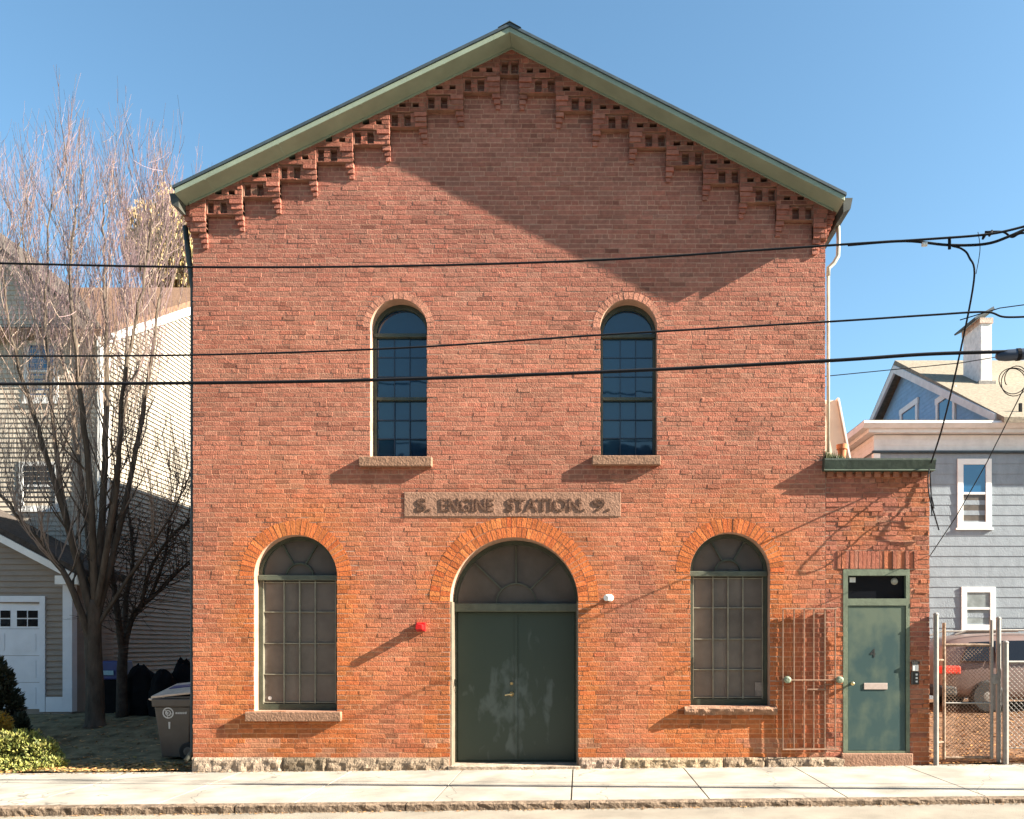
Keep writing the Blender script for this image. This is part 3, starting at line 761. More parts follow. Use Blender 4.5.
for sx in (-1, 1):                                   # gutters
    gm = MB(); x0_ = sx*(XO+.0); z_ = roofz(sx*XO)+.09
    gm.prism([(x0_, z_-.02),(x0_+sx*.13, z_-.02),(x0_+sx*.10, z_-.17),(x0_, z_-.22)], -.36 if sx > 0 else -.30, 16.2)
    gm.build('gutter', M['pipe_green'], BLD)
    dm = MB()
    if sx > 0:
        dm.tube([P(837.5,212,.12), P(838.5,240,.12), P(838,256,.12), P(834,263,.12), P(828.5,268,.12), P(828.2,276,.12)], .030, 8)
        dm.tube([P(828.2,276,.12), P(828.2,452,.12)], .024, 8)
    else:
        dm.tube([(LW-.16,.1,7.8),(LW-.10,.1,7.3),(LW-.045,.1,6.9),(LW-.045,.1,.25),(LW-.10,.0,.12)], .04, 8)
    dm.build('downspout', M['pipe'] if sx > 0 else M['pipe_green'], BLD, smooth=True)

# ------------------------------------------------------------------ the annex
AX0, AX1, AT = RW+.004, X(929.5), Z(472)
ANX = thing('brick_annex', ((AX0+AX1)/2, 0, 0), 'narrow one storey brick annex with dark green metal cornice and weathered green door', 'building extension')
DX0, DX1, DZ0, DZ1 = X(843), X(910), Z(753), Z(569)
mb = MB(); holed(mb, [(AX0,-.25),(AX1,-.25),(AX1,AT),(AX0,AT)], [rect(DX0,DX1,DZ0,DZ1)], .012, .32)
mb.build('wall', M['mortar'], ANX)
mb = MB(); mb.box(AX1-.3, AX1, .325, 6, -.25, AT); mb.box(AX0, AX1-.305, 5.7, 6, -.25, AT); mb.build('side_wall', M['side_brick'], ANX)
mb = MB(); mb.box(AX0, AX1, .33, 6.05, AT+.002, AT+.08); mb.build('roof', M['roof_dark'], ANX)
SOL = (X(833), X(918), DZ1+.006, DZ1+.26)
def ann_in(x, z):
    if x < AX0+.012 or x > AX1 or z > AT-.002: return False
    if DX0-.004 < x < DX1+.004 and z < DZ1: return False
    if SOL[0] < x < SOL[1] and SOL[2] < z < SOL[3]: return False
    return True
def col_ann(x, z):
    n1 = noise.noise(Vector((x*1.6, z*1.6, 7))); n2 = noise.noise(Vector((x*5, z*5, 2)))
    c = Vector((.38,.135,.086)).lerp(Vector((.45,.15,.06)), max(0, min(1, .3+1.2*n1)))
    if n2 > .35: c = c.lerp(Vector((.40,.23,.16)), .3)
    if n2 < -.4: c = c.lerp(Vector((.24,.10,.075)), .6)
    f = br.gauss(1,.09); return (c.x*f, c.y*f, c.z*f)
mb = MB(); brick_field(mb, AX0, AX1, g(5)+.0, AT, .012, ann_in, col_ann, jit=.0028, proud=.0055)
n = 20; wd = (SOL[1]-SOL[0])/n
for i in range(n):
    a = SOL[0]+i*wd+.004; b_ = SOL[0]+(i+1)*wd-.006; yo = br.gauss(.002,.005); c = col_ann(a*3, 4)
    mb.add([(a,yo,SOL[2]),(b_,yo,SOL[2]),(b_,yo-.002,SOL[3]),(a,yo,SOL[3]),(a,.016,SOL[2]),(b_,.016,SOL[2]),(b_,.016,SOL[3]),(a,.016,SOL[3])],
           [(0,1,2,3),(0,4,5,1),(1,5,6,2),(2,6,7,3),(3,7,4,0)], c)
mb.build('facing_brick', M['brick'], ANX, recalc=False)
mb = MB()
for i in range(11):
    a = AX0+.02+i*.134; f = br.gauss(1,.1)
    mb = MB(); mb.box(a, a+.085, -.035, .010, AT-.075, AT-.004, (.36*f,.15*f,.09*f)); mb.build('dentil', M['brick'], ANX)
mb = MB(); mb.prism([(-.115, AT+.001),(.33, AT+.001),(.33, AT+.11),(-.02, AT+.19),(-.13, AT+.17),(-.13, AT+.145),(-.095, AT+.02)], AX0-.045, AX1+.04, axis='x')
mb.build('cornice', M['copper'], ANX)
mb = MB(); holed(mb, rect(DX0+.003, DX1-.003, DZ0, DZ1-.003), [rect(X(848), X(906), Z(598.5), Z(575.5)), rect(X(848), X(906), DZ0+.03, Z(605.5))], .002, .12)
DF = mb.build('door_frame', M['frame_green'], ANX); weld(DF)
mb = MB(); mb.box(X(847.5), X(906.5), .075, .08, Z(599), Z(575)); mb.build('transom_pane', M['glass_dark'], DF)
mb = MB(); mb.box(X(851), X(857), .068, .074, Z(582), Z(577)); mb.build('paper_notice', M['emblem'], DF)
mb = MB(); mb.disc_lathe((X(896), .074, Z(581)), (0,-1,0), [(0,.05),(.012,.05),(.03,.03)], 16); mb.build('vent_disc', M['pipe'], DF)
mb = MB(); mb.box(X(848.3), X(905.7), .014, .07, DZ0+.034, Z(606)); DR = mb.build('door', M['patina'], ANX, bevel=.004)
mb = MB(); mb.box(X(864), X(887.5), .004, .0135, Z(689.5), Z(683)); mb.build('mail_slot', M['mail'], DR, bevel=.004)
text_part('house_number', '4', X(873), Z(653),   .12, .0135, .004, M['black'], DR, width=.08, off=0.0)
mb = MB(); mb.disc_lathe((X(851.5), .014, Z(683.5)), (0,-1,0), [(0,.022),(.03,.014),(.045,.026),(.07,.026),(.08,.015)], 14); mb.build('knob', M['brass'], DR)
mb = MB(); mb.box(DX0-.03, DX1+.03, -.04, .2, g(5.2)-.03, DZ0-.003); mb.build('door_step', M['brownstone'], ANX, bevel=.012)
# things fixed to the walls
o = MB(); cpt = (X(607), -.0, Z(597))
SC = thing('security_camera', (X(609),0,Z(597)), 'small white wall camera fixed to the bricks right of the arched doorway', 'security camera')
o.disc_lathe((X(610), .0, Z(598)), (0,-1,0), [(-.002,.05),(.02,.05),(.03,.03)], 16); o.build('mount', M['white'], SC)
o = MB(); o.tube([(X(610),-.02,Z(598)),(X(609),-.06,Z(597.5))], .015, 8); o.disc_lathe((X(609.5),-.055,Z(597.5)), (-.45,-.85,-.12), [(0,.03),(.02,.045),(.11,.045),(.12,.04)], 16); o.build('housing', M['white'], SC)
AL = thing('alarm_beacon', (X(421),0,Z(627)), 'small red alarm box on the bricks left of the arched doorway', 'alarm')
o = MB(); o.box(X(416.5), X(426), -.05, -.002, Z(631.5), Z(622.5)); o.build('base', M['red'], AL, bevel=.01)
o = MB(); o.prism([(X(417.5), Z(630)),(X(425), Z(630)),(X(425), Z(625)),(X(420), Z(623.5)),(X(417.5), Z(625))], -.185, -.051); o.build('lens', M['red'], AL, bevel=.012)
IC = thing('intercom', (X(914.5),0,Z(680)), 'small intercom with white light above black button plate beside the annex door', 'intercom')
o = MB(); o.box(X(910.8), X(918.5), -.016, .004, Z(684.5), Z(671.5)); o.build('button_plate', M['black'], IC, bevel=.004)
for zz in (674.5, 678, 681.5):
    o = MB(); o.box(X(915), X(917), -.020, -.0165, Z(zz+.9), Z(zz-.9)); o.build('button', M['emblem'], IC)
o = MB(); o.box(X(912), X(918), -.022, .004, Z(671), Z(664.5)); o.build('lamp_cover', M['white'], IC, bevel=.008)
o = MB(); o.box(X(911), X(918.8), -.03, .004, Z(664), Z(661.5)); o.build('hood', M['black'], IC)
# steel grille standing off the wall between window and annex door
GR = thing('security_grille', (X(808),-.04,Z(750)), 'rusty pale steel bar grille on the bricks between lower right window and annex door', 'grille')
def gy(x): return -.022 - .05*(X(840)-x)/(X(840)-X(780))
bars = [781.6, 792.8, 803, 812.7, 824, 834.5]
for bx in bars:
    o = MB(); yy = gy(X(bx)); o.box(X(bx)-.0065, X(bx)+.0065, yy-.015, yy+.015, Z(748), Z(608+(840-bx)*.03)); o.build('bar', M['grille'], GR)
def flat_rail(pa, pb, pz, h, nm='rail'):
    o = MB(); xa, xb = X(pa), X(pb); ya, yb = gy(xa)-.0195, gy(xb)-.0195
    o.add([(xa,ya-.004,Z(pz)-h),(xb,yb-.004,Z(pz)-h),(xb,yb+.004,Z(pz)-h),(xa,ya+.004,Z(pz)-h),(xa,ya-.004,Z(pz)+h),(xb,yb-.004,Z(pz)+h),(xb,yb+.004,Z(pz)+h),(xa,ya+.004,Z(pz)+h)],
          [(0,3,2,1),(4,5,6,7),(0,1,5,4),(1,2,6,5),(2,3,7,6),(3,0,4,7)]); o.build(nm, M['grille'], GR)
flat_rail(780, 838, 679.7, .008); flat_rail(781, 838, 748.6, .009); flat_rail(806, 824, 689, .008); flat_rail(780.5, 836, 608.8, .008)
for bx in (786, 838):
    o = MB(); o.disc_lathe((X(bx), .0, Z(679.5)), (0,-1,0), [(-.002,.04),(.03,.048),(.06,.04),(.075,.052),(.11,.048),(.12,.025)], 14); o.build('standoff_knob', mat('verdigris_knob',(.20,.24,.17),.6,.2,.4,20), GR)
# roof of the annex
o = MB(); pc = P(842, 452, .18); zb_ = AT+.085; zp_ = AT+.112
FP = thing('flower_pot', (pc.x, .18, zp_), 'orange terracotta pot standing on the mossy edge of the annex roof', 'flower pot')
o.disc_lathe((pc.x, .18, zp_), (0,0,1), [(0,.035),(.02,.04),(.25,.062),(.252,.078),(.32,.082),(.322,.062),(.28,.055)], 20); o.build('pot', M['terracotta'], FP)
o = MB(); o.disc_lathe((pc.x, .18, zp_), (0,0,1), [(.26,.05),(.29,.05)], 14); o.build('soil', M['earth'], FP)
mr_ = random.Random(3); o = MB()
for i in range(1500):
    x = mr_.uniform(AX0-.02, AX0+.55); y = mr_.uniform(.0,.3); h = mr_.uniform(.10,.24)*(1-.75*max(0,(x-AX0)/.57))
    a = mr_.uniform(0,PI); dx, dy = .014*math.cos(a), .014*math.sin(a)
    o.add([(x-dx,y-dy,zp_),(x+dx,y+dy,zp_),(x+mr_.uniform(-.05,.05),y+mr_.uniform(-.05,.05),zp_+max(.03,h))], [(0,1,2)], mr_.choice([(.05,.07,.02),(.08,.09,.03),(.10,.10,.05)]))
o = o.build('roof_moss', M['leaf'], recalc=False, origin=(AX0+.3,.15,zp_)); tag(o, 'dark green moss and weeds on the annex roof edge', 'moss', kind='stuff')
BK = thing('roof_bulkhead', (AX0+.2,1.9,zb_), 'cream sloped boarded bulkhead on the annex roof against the brick hall', 'roof hatch')
a, b_ = P(827,400,1.5), P(853,456,1.5)
o = MB(); o.prism([(AX0+.01, zb_),(b_.x, zb_),(b_.x, zb_+.06),(P(837,402,1.5).x, a.z),(AX0+.01, a.z)], 1.5, 3.0); o.build('sloped_boarding', M['bulkhead'], BK, bevel=.01)
o = MB(); o.prism([(b_.x+.002, zb_+.075),(b_.x+.03, zb_+.065),(P(837,402,1.5).x+.03, a.z+.02),(P(837,402,1.5).x, a.z+.03)], 1.46, 3.04); o.build('edge_trim', M['cornice_paint'], BK)

# ------------------------------------------------------------------ clapboard helper
def clap_front(mb, x0f, x1f, z0, z1, y, course, proud=.014):     # boards facing -y; x-range as functions of z
    z = z0
    while z < z1-.01:
        zt = min(z+course, z1); a, b_ = x0f(zt), x1f(zt); a0, b0 = x0f(z), x1f(z)
        if b_-a > .02: mb.add([(a0,y-proud,z),(b0,y-proud,z),(b_,y-.003,zt),(a,y-.003,zt),(a0,y+.02,z),(b0,y+.02,z),(b_,y+.02,zt),(a,y+.02,zt)],
               [(0,1,2,3),(4,7,6,5),(0,4,5,1),(1,5,6,2),(2,6,7,3),(3,7,4,0)])
        z = zt
def clap_side(mb, y0f, y1f, z0, z1, x, course, sgn, proud=.014):
    z = z0
    while z < z1-.01:
        zt = min(z+course, z1); a, b_ = y0f(zt), y1f(zt); a0, b0 = y0f(z), y1f(z)
        if b_-a > .02: mb.add([(x+sgn*proud,a0,z),(x+sgn*proud,b0,z),(x+sgn*.003,b_,zt),(x+sgn*.003,a,zt),(x-sgn*.02,a0,z),(x-sgn*.02,b0,z),(x-sgn*.02,b_,zt),(x-sgn*.02,a,zt)],
               [(0,1,2,3),(4,7,6,5),(0,4,5,1),(1,5,6,2),(2,6,7,3),(3,7,4,0)])
        z = zt
def sash_window(parent, x0, x1, z0, z1, y, pane, trim=.09, rails=1, out=.012, lower=None):
    mb = MB(); holed(mb, rect(x0,x1,z0,z1), [rect(x0+trim,x1-trim,z0+trim,z1-trim)], y-out-.014, y)
    w = mb.build('window', M['white'], parent); weld(w)
    zm = (z0+z1)/2
    mb = MB(); mb.box(x0+trim-.005, x1-trim+.005, y-out+.005, y-out+.012, zm+.001, z1-trim+.005); mb.build('upper_pane', pane, w)
    mb = MB(); mb.box(x0+trim-.005, x1-trim+.005, y-out+.014, y-out+.02, z0+trim-.005, zm); mb.build('lower_pane', lower or pane, w)
    mb = MB(); mb.box(x0+trim, x1-trim, y-out-.010, y-out+.004, zm-.025, zm+.025); mb.build('meeting_rail', M['white'], w)
    mb = MB(); mb.box(x0-.04, x1+.04, y-out-.030, y-.002, z0-.045, z0-.003); mb.build('sill', M['white'], w)
    return w

# ------------------------------------------------------------------ house on the left
HY = 6.5; HX = -9.5
LH = thing('clapboard_house', (-13,8,.46), 'cream clapboard house with white garage door behind the bare tree', 'house')
EZ = 8.62; RY, RZ = 13.0, 12.25; SL = (RZ-EZ)/(RY-HY)
PKX, PKZ = -14.9, 12.9                                   # cross gable facing the street
mb = MB()
mb.box(-24, HX-.05, HY+.03, 19.4, -.2, EZ-.05)
mb.prism([(HY+.03, EZ-.05),(19.4, EZ-.05),(RY, RZ-.1)], -24, HX-.05, axis='x')
mb.prism([(-20.2, EZ-.05),(HX-.1, EZ-.05),(PKX, PKZ-.15)], HY+.03, HY+4)
mb.build('wall_core', M['clap'], LH)
mb = MB()
gs = (PKZ-EZ)/(HX-PKX)
clap_front(mb, lambda z: -20.2 if z < EZ else PKX-(PKZ-z)/gs, lambda z: HX if z < EZ else PKX+(PKZ-z)/gs, .4, PKZ-.1, HY, .108, .021)
mb.build('front_clapboard', M['clap_front'], LH)
mb = MB()
clap_side(mb, lambda z: HY if z < EZ else HY+(z-EZ)/SL, lambda z: 19.4 if z < EZ else 19.4-(z-EZ)/SL, .2, RZ-.05, HX, .108, 1, .038)
mb.build('side_clapboard', M['clap'], LH)
mb = MB()
mb.prism([(HY-.35, EZ-.18),(RY, RZ),(19.8, EZ-.18),(19.8, EZ-.03),(RY, RZ+.16),(HY-.35, EZ-.03)], -24.3, HX+.12, axis='x'); mb.build('roof', M['brown_roof'], LH)
mb = MB()
mb.prism([(PKX, PKZ),(PKX, PKZ+.16),(HX+.16, EZ-.02),(HX+.16, EZ-.16)], HY-.3, HY-.02); mb.prism([(PKX, PKZ),(PKX, PKZ+.16),(HX-.1, EZ+.19),(HX-.1, EZ+.05)], HY-.019, RY-1); mb.prism([(PKX, PKZ),(PKX, PKZ+.16),(-20.5, EZ-.02),(-20.5, EZ-.16)], HY-.3, RY-1)
mb.build('gable_roof', M['grey_roof'], LH)
mb = MB()
mb.prism([(HY-.36, EZ-.40),(RY, RZ-.22),(RY, RZ-.01),(HY-.36, EZ-.19)], HX+.035, HX+.11, axis='x'); mb.build('side_rake_board', M['white'], LH)
mb = MB(); mb.prism([(PKX, PKZ-.2),(PKX, PKZ-.01),(HX+.15, EZ-.17),(HX+.15, EZ-.36)], HY-.33, HY-.29); mb.build('front_rake_board', M['clap_tan'], LH)
mb = MB(); mb.box(HX-.14, HX+.048, HY-.032, HY+.12, .4, EZ-.2); mb.build('corner_board', M['white'], LH)
mb = MB(); mb.tube([(HX-.02,HY-.10,EZ-.25),(HX-.02,HY-.10,.6),(HX+.02,HY-.22,.5)], .045, 8); mb.build('downspout', M['white'], LH)
def hw(p0, p1, q0, q1): a, b_ = P(p0, q1, HY), P(p1, q0, HY); return a.x, b_.x, a.z, b_.z
sash_window(LH, *hw(25, 59, 341, 402), HY-.012, M['glass_sky'], trim=.1)
sash_window(LH, *hw(20, 60, 462, 510), HY-.012, M['glass_dark'], trim=.09)
# garage wing
GY = 5.0; gxr = P(72, 600, GY).x; GE = P(65, 569, GY).z
GPX, GPZ = -12.6, GE+1.75
mb = MB(); mb.box(-15.9, gxr-.04, GY+.03, HY+.02, .0, GE); mb.prism([(-15.9, GE),(gxr-.04, GE),(GPX, GPZ-.1)], GY+.03, HY+.02); mb.build('garage_core', M['clap_tan'], LH)
mb = MB(); gsl = (GPZ-GE)/(gxr-GPX)
gd0, gd1, gdz = -12.55, P(41, 600, GY).x, P(41, 602, GY).z
clap_front(mb, lambda z: gd1+.05 if z < gdz+.05 else (-15.9 if z < GE else GPX-(GPZ-z)/gsl), lambda z: gxr if z < GE else GPX+(GPZ-z)/gsl, .3, GPZ-.1, GY, .115, .034)
clap_side(mb, lambda z: GY, lambda z: HY, .3, GE, gxr, .115, 1)
mb.build('garage_clapboard', M['clap_tan'], LH)
mb = MB(); mb.prism([(GPX, GPZ),(GPX, GPZ+.13),(gxr+.3, GE-.02),(gxr+.3, GE-.15)], GY-.3, HY); mb.prism([(GPX, GPZ),(GPX, GPZ+.13),(-16.2, GE-.02),(-16.2, GE-.15)], GY-.3, HY); mb.build('garage_roof', M['grey_roof'], LH)
mb = MB(); mb.prism([(GPX, GPZ-.16),(GPX, GPZ-.005),(gxr+.3, GE-.155),(gxr+.3, GE-.30)], GY-.33, GY-.28); mb.box(gxr-.15, gxr+.32, GY-.32, GY-.02, GE-.33, GE-.158); mb.build('garage_rake_board', M['white'], LH)
mb = MB(); mb.box(gxr-.16, gxr+.03, GY-.048, GY+.12, .42, GE-.3); mb.box(gd1+.12, gxr-.165, GY-.044, GY-.004, .42, .72); mb.build('garage_corner_board', M['garage_white'], LH)
mb = MB(); mb.box(gd1+.0, gd1+.11, GY-.05, GY+.05, .42, gdz+.12); mb.box(gd0-.12, gd1-.003, GY-.05, GY+.05, gdz, gdz+.12); mb.build('garage_door_casing', M['garage_white'], LH)
mb = MB(); zz = .47
hgt = (gdz-.47)/4
for i in range(4):
    z0_ = zz+i*hgt
    mb.box(gd0, gd1-.003, GY+.0, GY+.05, z0_+.004, z0_+hgt-.004)
    if i < 3:
        for j in range(4):
            a = gd0+.08+j*(gd1-gd0-.08)/4; mb.box(a, a+(gd1-gd0)/4-.12, GY-.008, GY-.001, z0_+.1, z0_+hgt-.1)
GD = mb.build('garage_door', M['garage_white'], LH)
for (pa, pb) in ((16.5, 38.5), (-11, 11), (-38.5, -16.5), (-66,-44)):
    a, b_ = P(pa, 612, GY).x, P(pb, 612, GY).x; za, zb2 = P(pa, 627, GY).z, P(pa, 610, GY).z
    mb = MB()
    for i in range(2):
        for j in range(2):
            u0, u1 = a+(b_-a)*i/2+.012, a+(b_-a)*(i+1)/2-.012; v0, v1 = za+(zb2-za)*j/2+.012, za+(zb2-za)*(j+1)/2-.012
            mb.box(u0, u1, GY-.006, GY-.001, v0, v1)
    mb.build('garage_window', M['glass_dark'], GD)

# ------------------------------------------------------------------ house on the right
GYH = 7.0; GX0 = 7.62
RH = thing('shingled_house', (13,9,.46), 'grey shingled house with white cornice and blue-shaded attic gable behind the chain-link gate', 'house')
ct = P(900, 420.5, GYH-.34).z; cb_ = P(900, 432, GYH-.2).z; fb_ = P(900, 451, GYH).z
mb = MB(); mb.box(GX0+.04, 24, GYH+.03, 19, -.1, ct-.05); mb.build('wall_core', M['shingle_wall'], RH)
mb = MB(); clap_front(mb, lambda z: GX0, lambda z: 24, .3, fb_-.05, GYH, .232, .012); clap_side(mb, lambda z: GYH, lambda z: 19, .3, fb_-.05, GX0, .232, -1, .012); mb.build('shingle_siding', M['shingle_wall'], RH)
mb = MB(); clap_front(mb, lambda z: GX0, lambda z: 24, fb_, cb_-.02, GYH-.002, .13, .010); clap_side(mb, lambda z: GYH, lambda z: 19, fb_, cb_-.02, GX0-.002, .13, -1, .010); mb.build('frieze', M['frieze'], RH)
mb = MB(); mb.box(GX0-.05, 24, GYH-.07, GYH-.0, fb_-.05, fb_-.003); mb.build('frieze_moulding', M['roof_dark'], RH)
mb = MB(); mb.box(GX0-.18, 24.3, GYH-.18, 19.3, cb_, cb_+.08); mb.prism([(GYH-.26, cb_+.081),(GYH+.3, cb_+.081),(GYH+.3, ct),(GYH-.33, ct),(GYH-.35, cb_+.17)], GX0-.34, 24.3, axis='x'); mb.box(GX0-.34, GX0+.3, GYH+.301, 19.3, cb_+.081, ct-.003); mb.build('cornice', M['cornice_paint'], RH)
mb = MB(); mb.box(GX0-.02, GX0+.13, GYH-.035, GYH+.1, .3, fb_-.06); mb.build('corner_board', M['white'], RH)
mb = MB(); mb.box(GX0-.33, 24.2, GYH-.32, 19.2, ct+.001, ct+.02); mb.build('flat_roof', M['tan_roof'], RH)
RX = 10.5; ry0, rz0 = 7.0, ct; ry1, rz1 = 13.0, P(897, 361, 13.0).z-.12; ry2 = 19.0
rs = (rz1-rz0)/(ry1-ry0)
mb = MB(); mb.prism([(ry0+.15, rz0+.021),(ry2-.15, rz0+.021),(ry1, rz1-.12)], RX+.16, 24, axis='x'); mb.build('attic_gable', M['blue_shade_gable'], RH)
mb = MB(); clap_side(mb, lambda z: ry0+.15+(z-rz0)/rs*1.0, lambda z: ry2-.15-(z-rz0)/rs, rz0+.021, rz1-.25, RX+.158, .12, -1, .010); mb.build('gable_clapboard', M['blue_shade_gable'], RH)
mb = MB(); mb.prism([(ry0-.45, rz0-.1+.025),(ry1, rz1),(ry2+.45, rz0-.1),(ry2+.45, rz0+.05),(ry1, rz1+.14),(ry0-.45, rz0+.05)], RX-.16, 24.4, axis='x'); RRF = mb.build('roof', M['tan_roof'], RH)
mb = MB(); mb.prism([(ry0-.1, rz0-.02+.05),(ry1, rz1-.24),(ry1, rz1-.004),(ry0-.1, rz0+.215)], RX-.20, RX-.13, axis='x'); mb.prism([(ry2+.1, rz0+.03),(ry1, rz1-.24),(ry1, rz1-.004),(ry2+.1, rz0+.215)], RX-.20, RX-.13, axis='x'); mb.build('rake_board', M['frieze'], RH)
def side_window(y0, y1, z0, z1):
    mb = MB(); x = RX+.145
    mb.box(x-.05, x-.0, y0, y0+.13, z0, z1); mb.box(x-.05, x, y1-.13, y1, z0, z1); mb.box(x-.052, x, y0-.04, y1+.04, z1+.001, z1+.16)
    w = mb.build('attic_window', M['white'], RH)
    mb = MB(); mb.box(x-.02, x-.012, y0+.132, y1-.132, z0, z1-.001); mb.build('pane', M['glass_sky'], w)
side_window(9.6, 10.75, rz0+.05, P(925,399,10.2).z); side_window(12.0, 13.3, rz0+.05, P(900,408,12.5).z)
# chimney
chx, chy = 11.35, 9.9
zb_c = rz0+.15+rs*(chy-ry0)-.1
ctop = P(978, 318, chy).z
mb = MB(); n_ = 14
x0_, x1_ = chx+.06, chx+.36
y0_, y1_ = chy, chy+1.0
mb.box(x0_, x1_, y0_, y1_, zb_c-.8, ctop); CH = mb.build('chimney', M['chimney'], RRF) if False else mb.build('chimney', M['chimney'], RH, bevel=.02)
mb = MB(); mb.box(x0_-.025, x1_+.025, y0_-.025, y1_+.025, ctop-.14, ctop+.002); mb.build('brick_crown', mat('crown_brick',(.52,.40,.33),.9,0,.3,10,.4,40), CH)
mb = MB(); mb.prism([(x0_-.2, ctop-.02),(x0_-.18, ctop-.06),(x0_+.35, ctop+.20),(x1_+.02, ctop+.20),(x1_, ctop+.26),(x0_+.3, ctop+.27)], y0_-.1, y1_+.1); mb.build('chimney_cap', M['roof_dark'], CH)
mb = MB(); mb.box(x0_-.07, x1_+.07, y0_-.07, y1_+.05, zb_c-.5, zb_c+.22); mb.build('flashing', M['brick'] if False else mat('lead_flashing',(.22,.20,.18),.8,0,.4,12,.5,30), CH)
# windows of the grey wall
def rw(p0, p1, q0, q1): a, b_ = P(p0, q1, GYH), P(p1, q0, GYH); return a.x, b_.x, a.z, b_.z
sash_window(RH, *rw(957, 991, 459, 528), GYH-.010, M['glass_sky'], trim=.13, lower=mat('curtained_pane',(.10,.085,.07),.3,0,.3,5))
sash_window(RH, *rw(961, 995, 587, 630), GYH-.010, mat('pale_pane',(.22,.25,.25),.15,0,.3,5), trim=.12)
yb_r = 7.0
while rz0+.14+rs*(yb_r-ry0) > P(1012, 412, yb_r).z and yb_r < 12.5: yb_r += .01
BR = P(1012, 412, yb_r); zr = rz0+.10+rs*(yb_r-ry0)
RB = thing('roof_bracket', (BR.x, yb_r, zr), 'dark L-shaped metal bracket standing on the tan shingle roof', 'bracket')
mb = MB(); mb.box(BR.x-.22, BR.x+.22, yb_r-.03, yb_r+.03, zr+.02, zr+.07); mb.build('foot', M['cable'], RB)
mb = MB(); mb.box(BR.x+.16, BR.x+.22, yb_r-.025, yb_r+.025, zr+.071, zr+.38); mb.build('upright', M['cable'], RB)

# ------------------------------------------------------------------ trees
tr = random.Random(77)
def rv(s=1.0): return Vector((tr.gauss(0,s), tr.gauss(0,s), tr.gauss(0,s)))
def spline(ctrl, n):
    out = []
    pts = [ctrl[0]]+ctrl+[ctrl[-1]]
    segs = len(ctrl)-1
    for s in range(segs):
        p0, p1, p2, p3 = pts[s:s+4]
        for i in range(n):
            t = i/n
            out.append(.5*((2*p1)+(p2-p0)*t+(2*p0-5*p1+4*p2-p3)*t*t+(3*p1-p0-3*p2+p3)*t**3))
    out.append(ctrl[-1]); return out
def grow(start, d, length, r, up, wob, nseg):
    pts = [start.copy()]; rad = [r]; p = start.copy(); d = d.normalized()
    for i in range(nseg):
        d = (d + Vector((0,0,up)) + rv(wob)).normalized()
        p = p + d*length/nseg; pts.append(p.copy()); rad.append(r*(1-.8*(i+1)/nseg))
    return pts, rad
TB = P(95, 725, 3.7); TB.z = yard(TB.x, 3.7)-.05
TREE = thing('bare_tree', TB, 'tall bare multi-stemmed tree with reddish twigs in front of the cream house', 'tree')
trunk, twigs, reds = MB(), MB(), MB()
def TP(px, py, dy): return P(px, py, 3.7+dy)
trunk.tube(spline([TB, TP(95,690,0), TP(93,640,0), TP(95,600,0)], 5), [.25,.185,.17,.165,.16,.16,.155,.15,.15,.148,.145,.14,.135,.13,.12,.10], 10)
limbs = [
 ([(93,650,0),(70,585,-.3),(45,548,-.5),(8,505,-.8),(-40,455,-1)], .12),
 ([(94,625,0),(66,520,-.3),(38,430,-.7),(8,320,-1),(-6,215,-1.1)], .12),
 ([(94,610,0),(66,515,.4),(54,430,.6),(46,310,.9),(52,185,1.2)], .115),
 ([(95,605,0),(90,490,-.4),(79,380,-.8),(70,280,-1),(77,205,-1.2)], .125),
 ([(96,605,0),(104,480,.2),(107,350,.2),(104,275,.4),(102,200,.5)], .13),
 ([(96,612,0),(116,490,-.4),(123,390,-.6),(141,290,-.8),(152,215,-1)], .105),
 ([(97,618,0),(128,490,.3),(150,370,.7),(160,290,.9),(172,220,1.1)], .10),
 ([(97,605,0),(112,500,.9),(126,400,1.4),(127,300,1.8),(128,220,2.2)], .09),
 ([(95,600,0),(80,470,1.2),(60,350,1.8),(25,260,2.2),(25,205,2.4)], .09),
 ([(98,625,0),(140,560,.2),(168,520,.4),(192,470,.6)], .06),
]
for ctrl, r0 in limbs:
    c3 = [TP(*c) for c in ctrl]
    pts = spline(c3, 7); n = len(pts)
    wob = [p + rv(.018)*(i/n) for i, p in enumerate(pts)]
    r0 *= .56; rad = [r0*(1-i/n)**1.15*.95+.009 for i in range(n)]
    trunk.tube(wob, rad, 7)
    for i in range(5, n-1):
        t = i/n
        for rep in range(2):
            if tr.random() < (.6 if t < .4 else .22): continue
            d0 = (wob[i+1]-wob[i]).normalized()
            out = Vector((tr.gauss(0,1), tr.gauss(0,1), 0)).normalized()
            dirn = d0*.6+out*.8+Vector((0,0,.25))
            ln = tr.uniform(.9,2.0)*(1.15-.5*t)
            rr = max(.010, rad[i]*.42)*.8
            bp, brd = grow(wob[i], dirn, ln, rr, .22, .09, 7)
            (twigs if t > .3 else trunk).tube(bp, brd, 4, cap=False)
            for j in range(1, 8):
                for rep2 in range(2):
                    if tr.random() < .42: continue
                    dd = (bp[j]-bp[j-1]).normalized(); o2 = rv(1).normalized()
                    tp, trd = grow(bp[j], dd*.8+o2*.5+Vector((0,0,.55)), tr.uniform(.5,1.4), .006, .25, .07, 5)
                    high = bp[j].z > 6.8
                    tgt = reds if (high and tr.random() < .75) else twigs
                    tgt.tube(tp, [max(.0026, q) for q in trd], 3, cap=False)
                    for kk in (2, 3, 4):
                        if tr.random() < .45:
                            sp_, srd = grow(tp[kk], (tp[kk]-tp[kk-1]).normalized()*.7+rv(.45)+Vector((0,0,.45)), tr.uniform(.2,.6), .004, .2, .08, 3)
                            (reds if (high and tr.random() < .8) else twigs).tube(sp_, [max(.0024, q) for q in srd], 3, cap=False)
trunk.build('trunk', M['bark'], TREE, smooth=True, recalc=False)
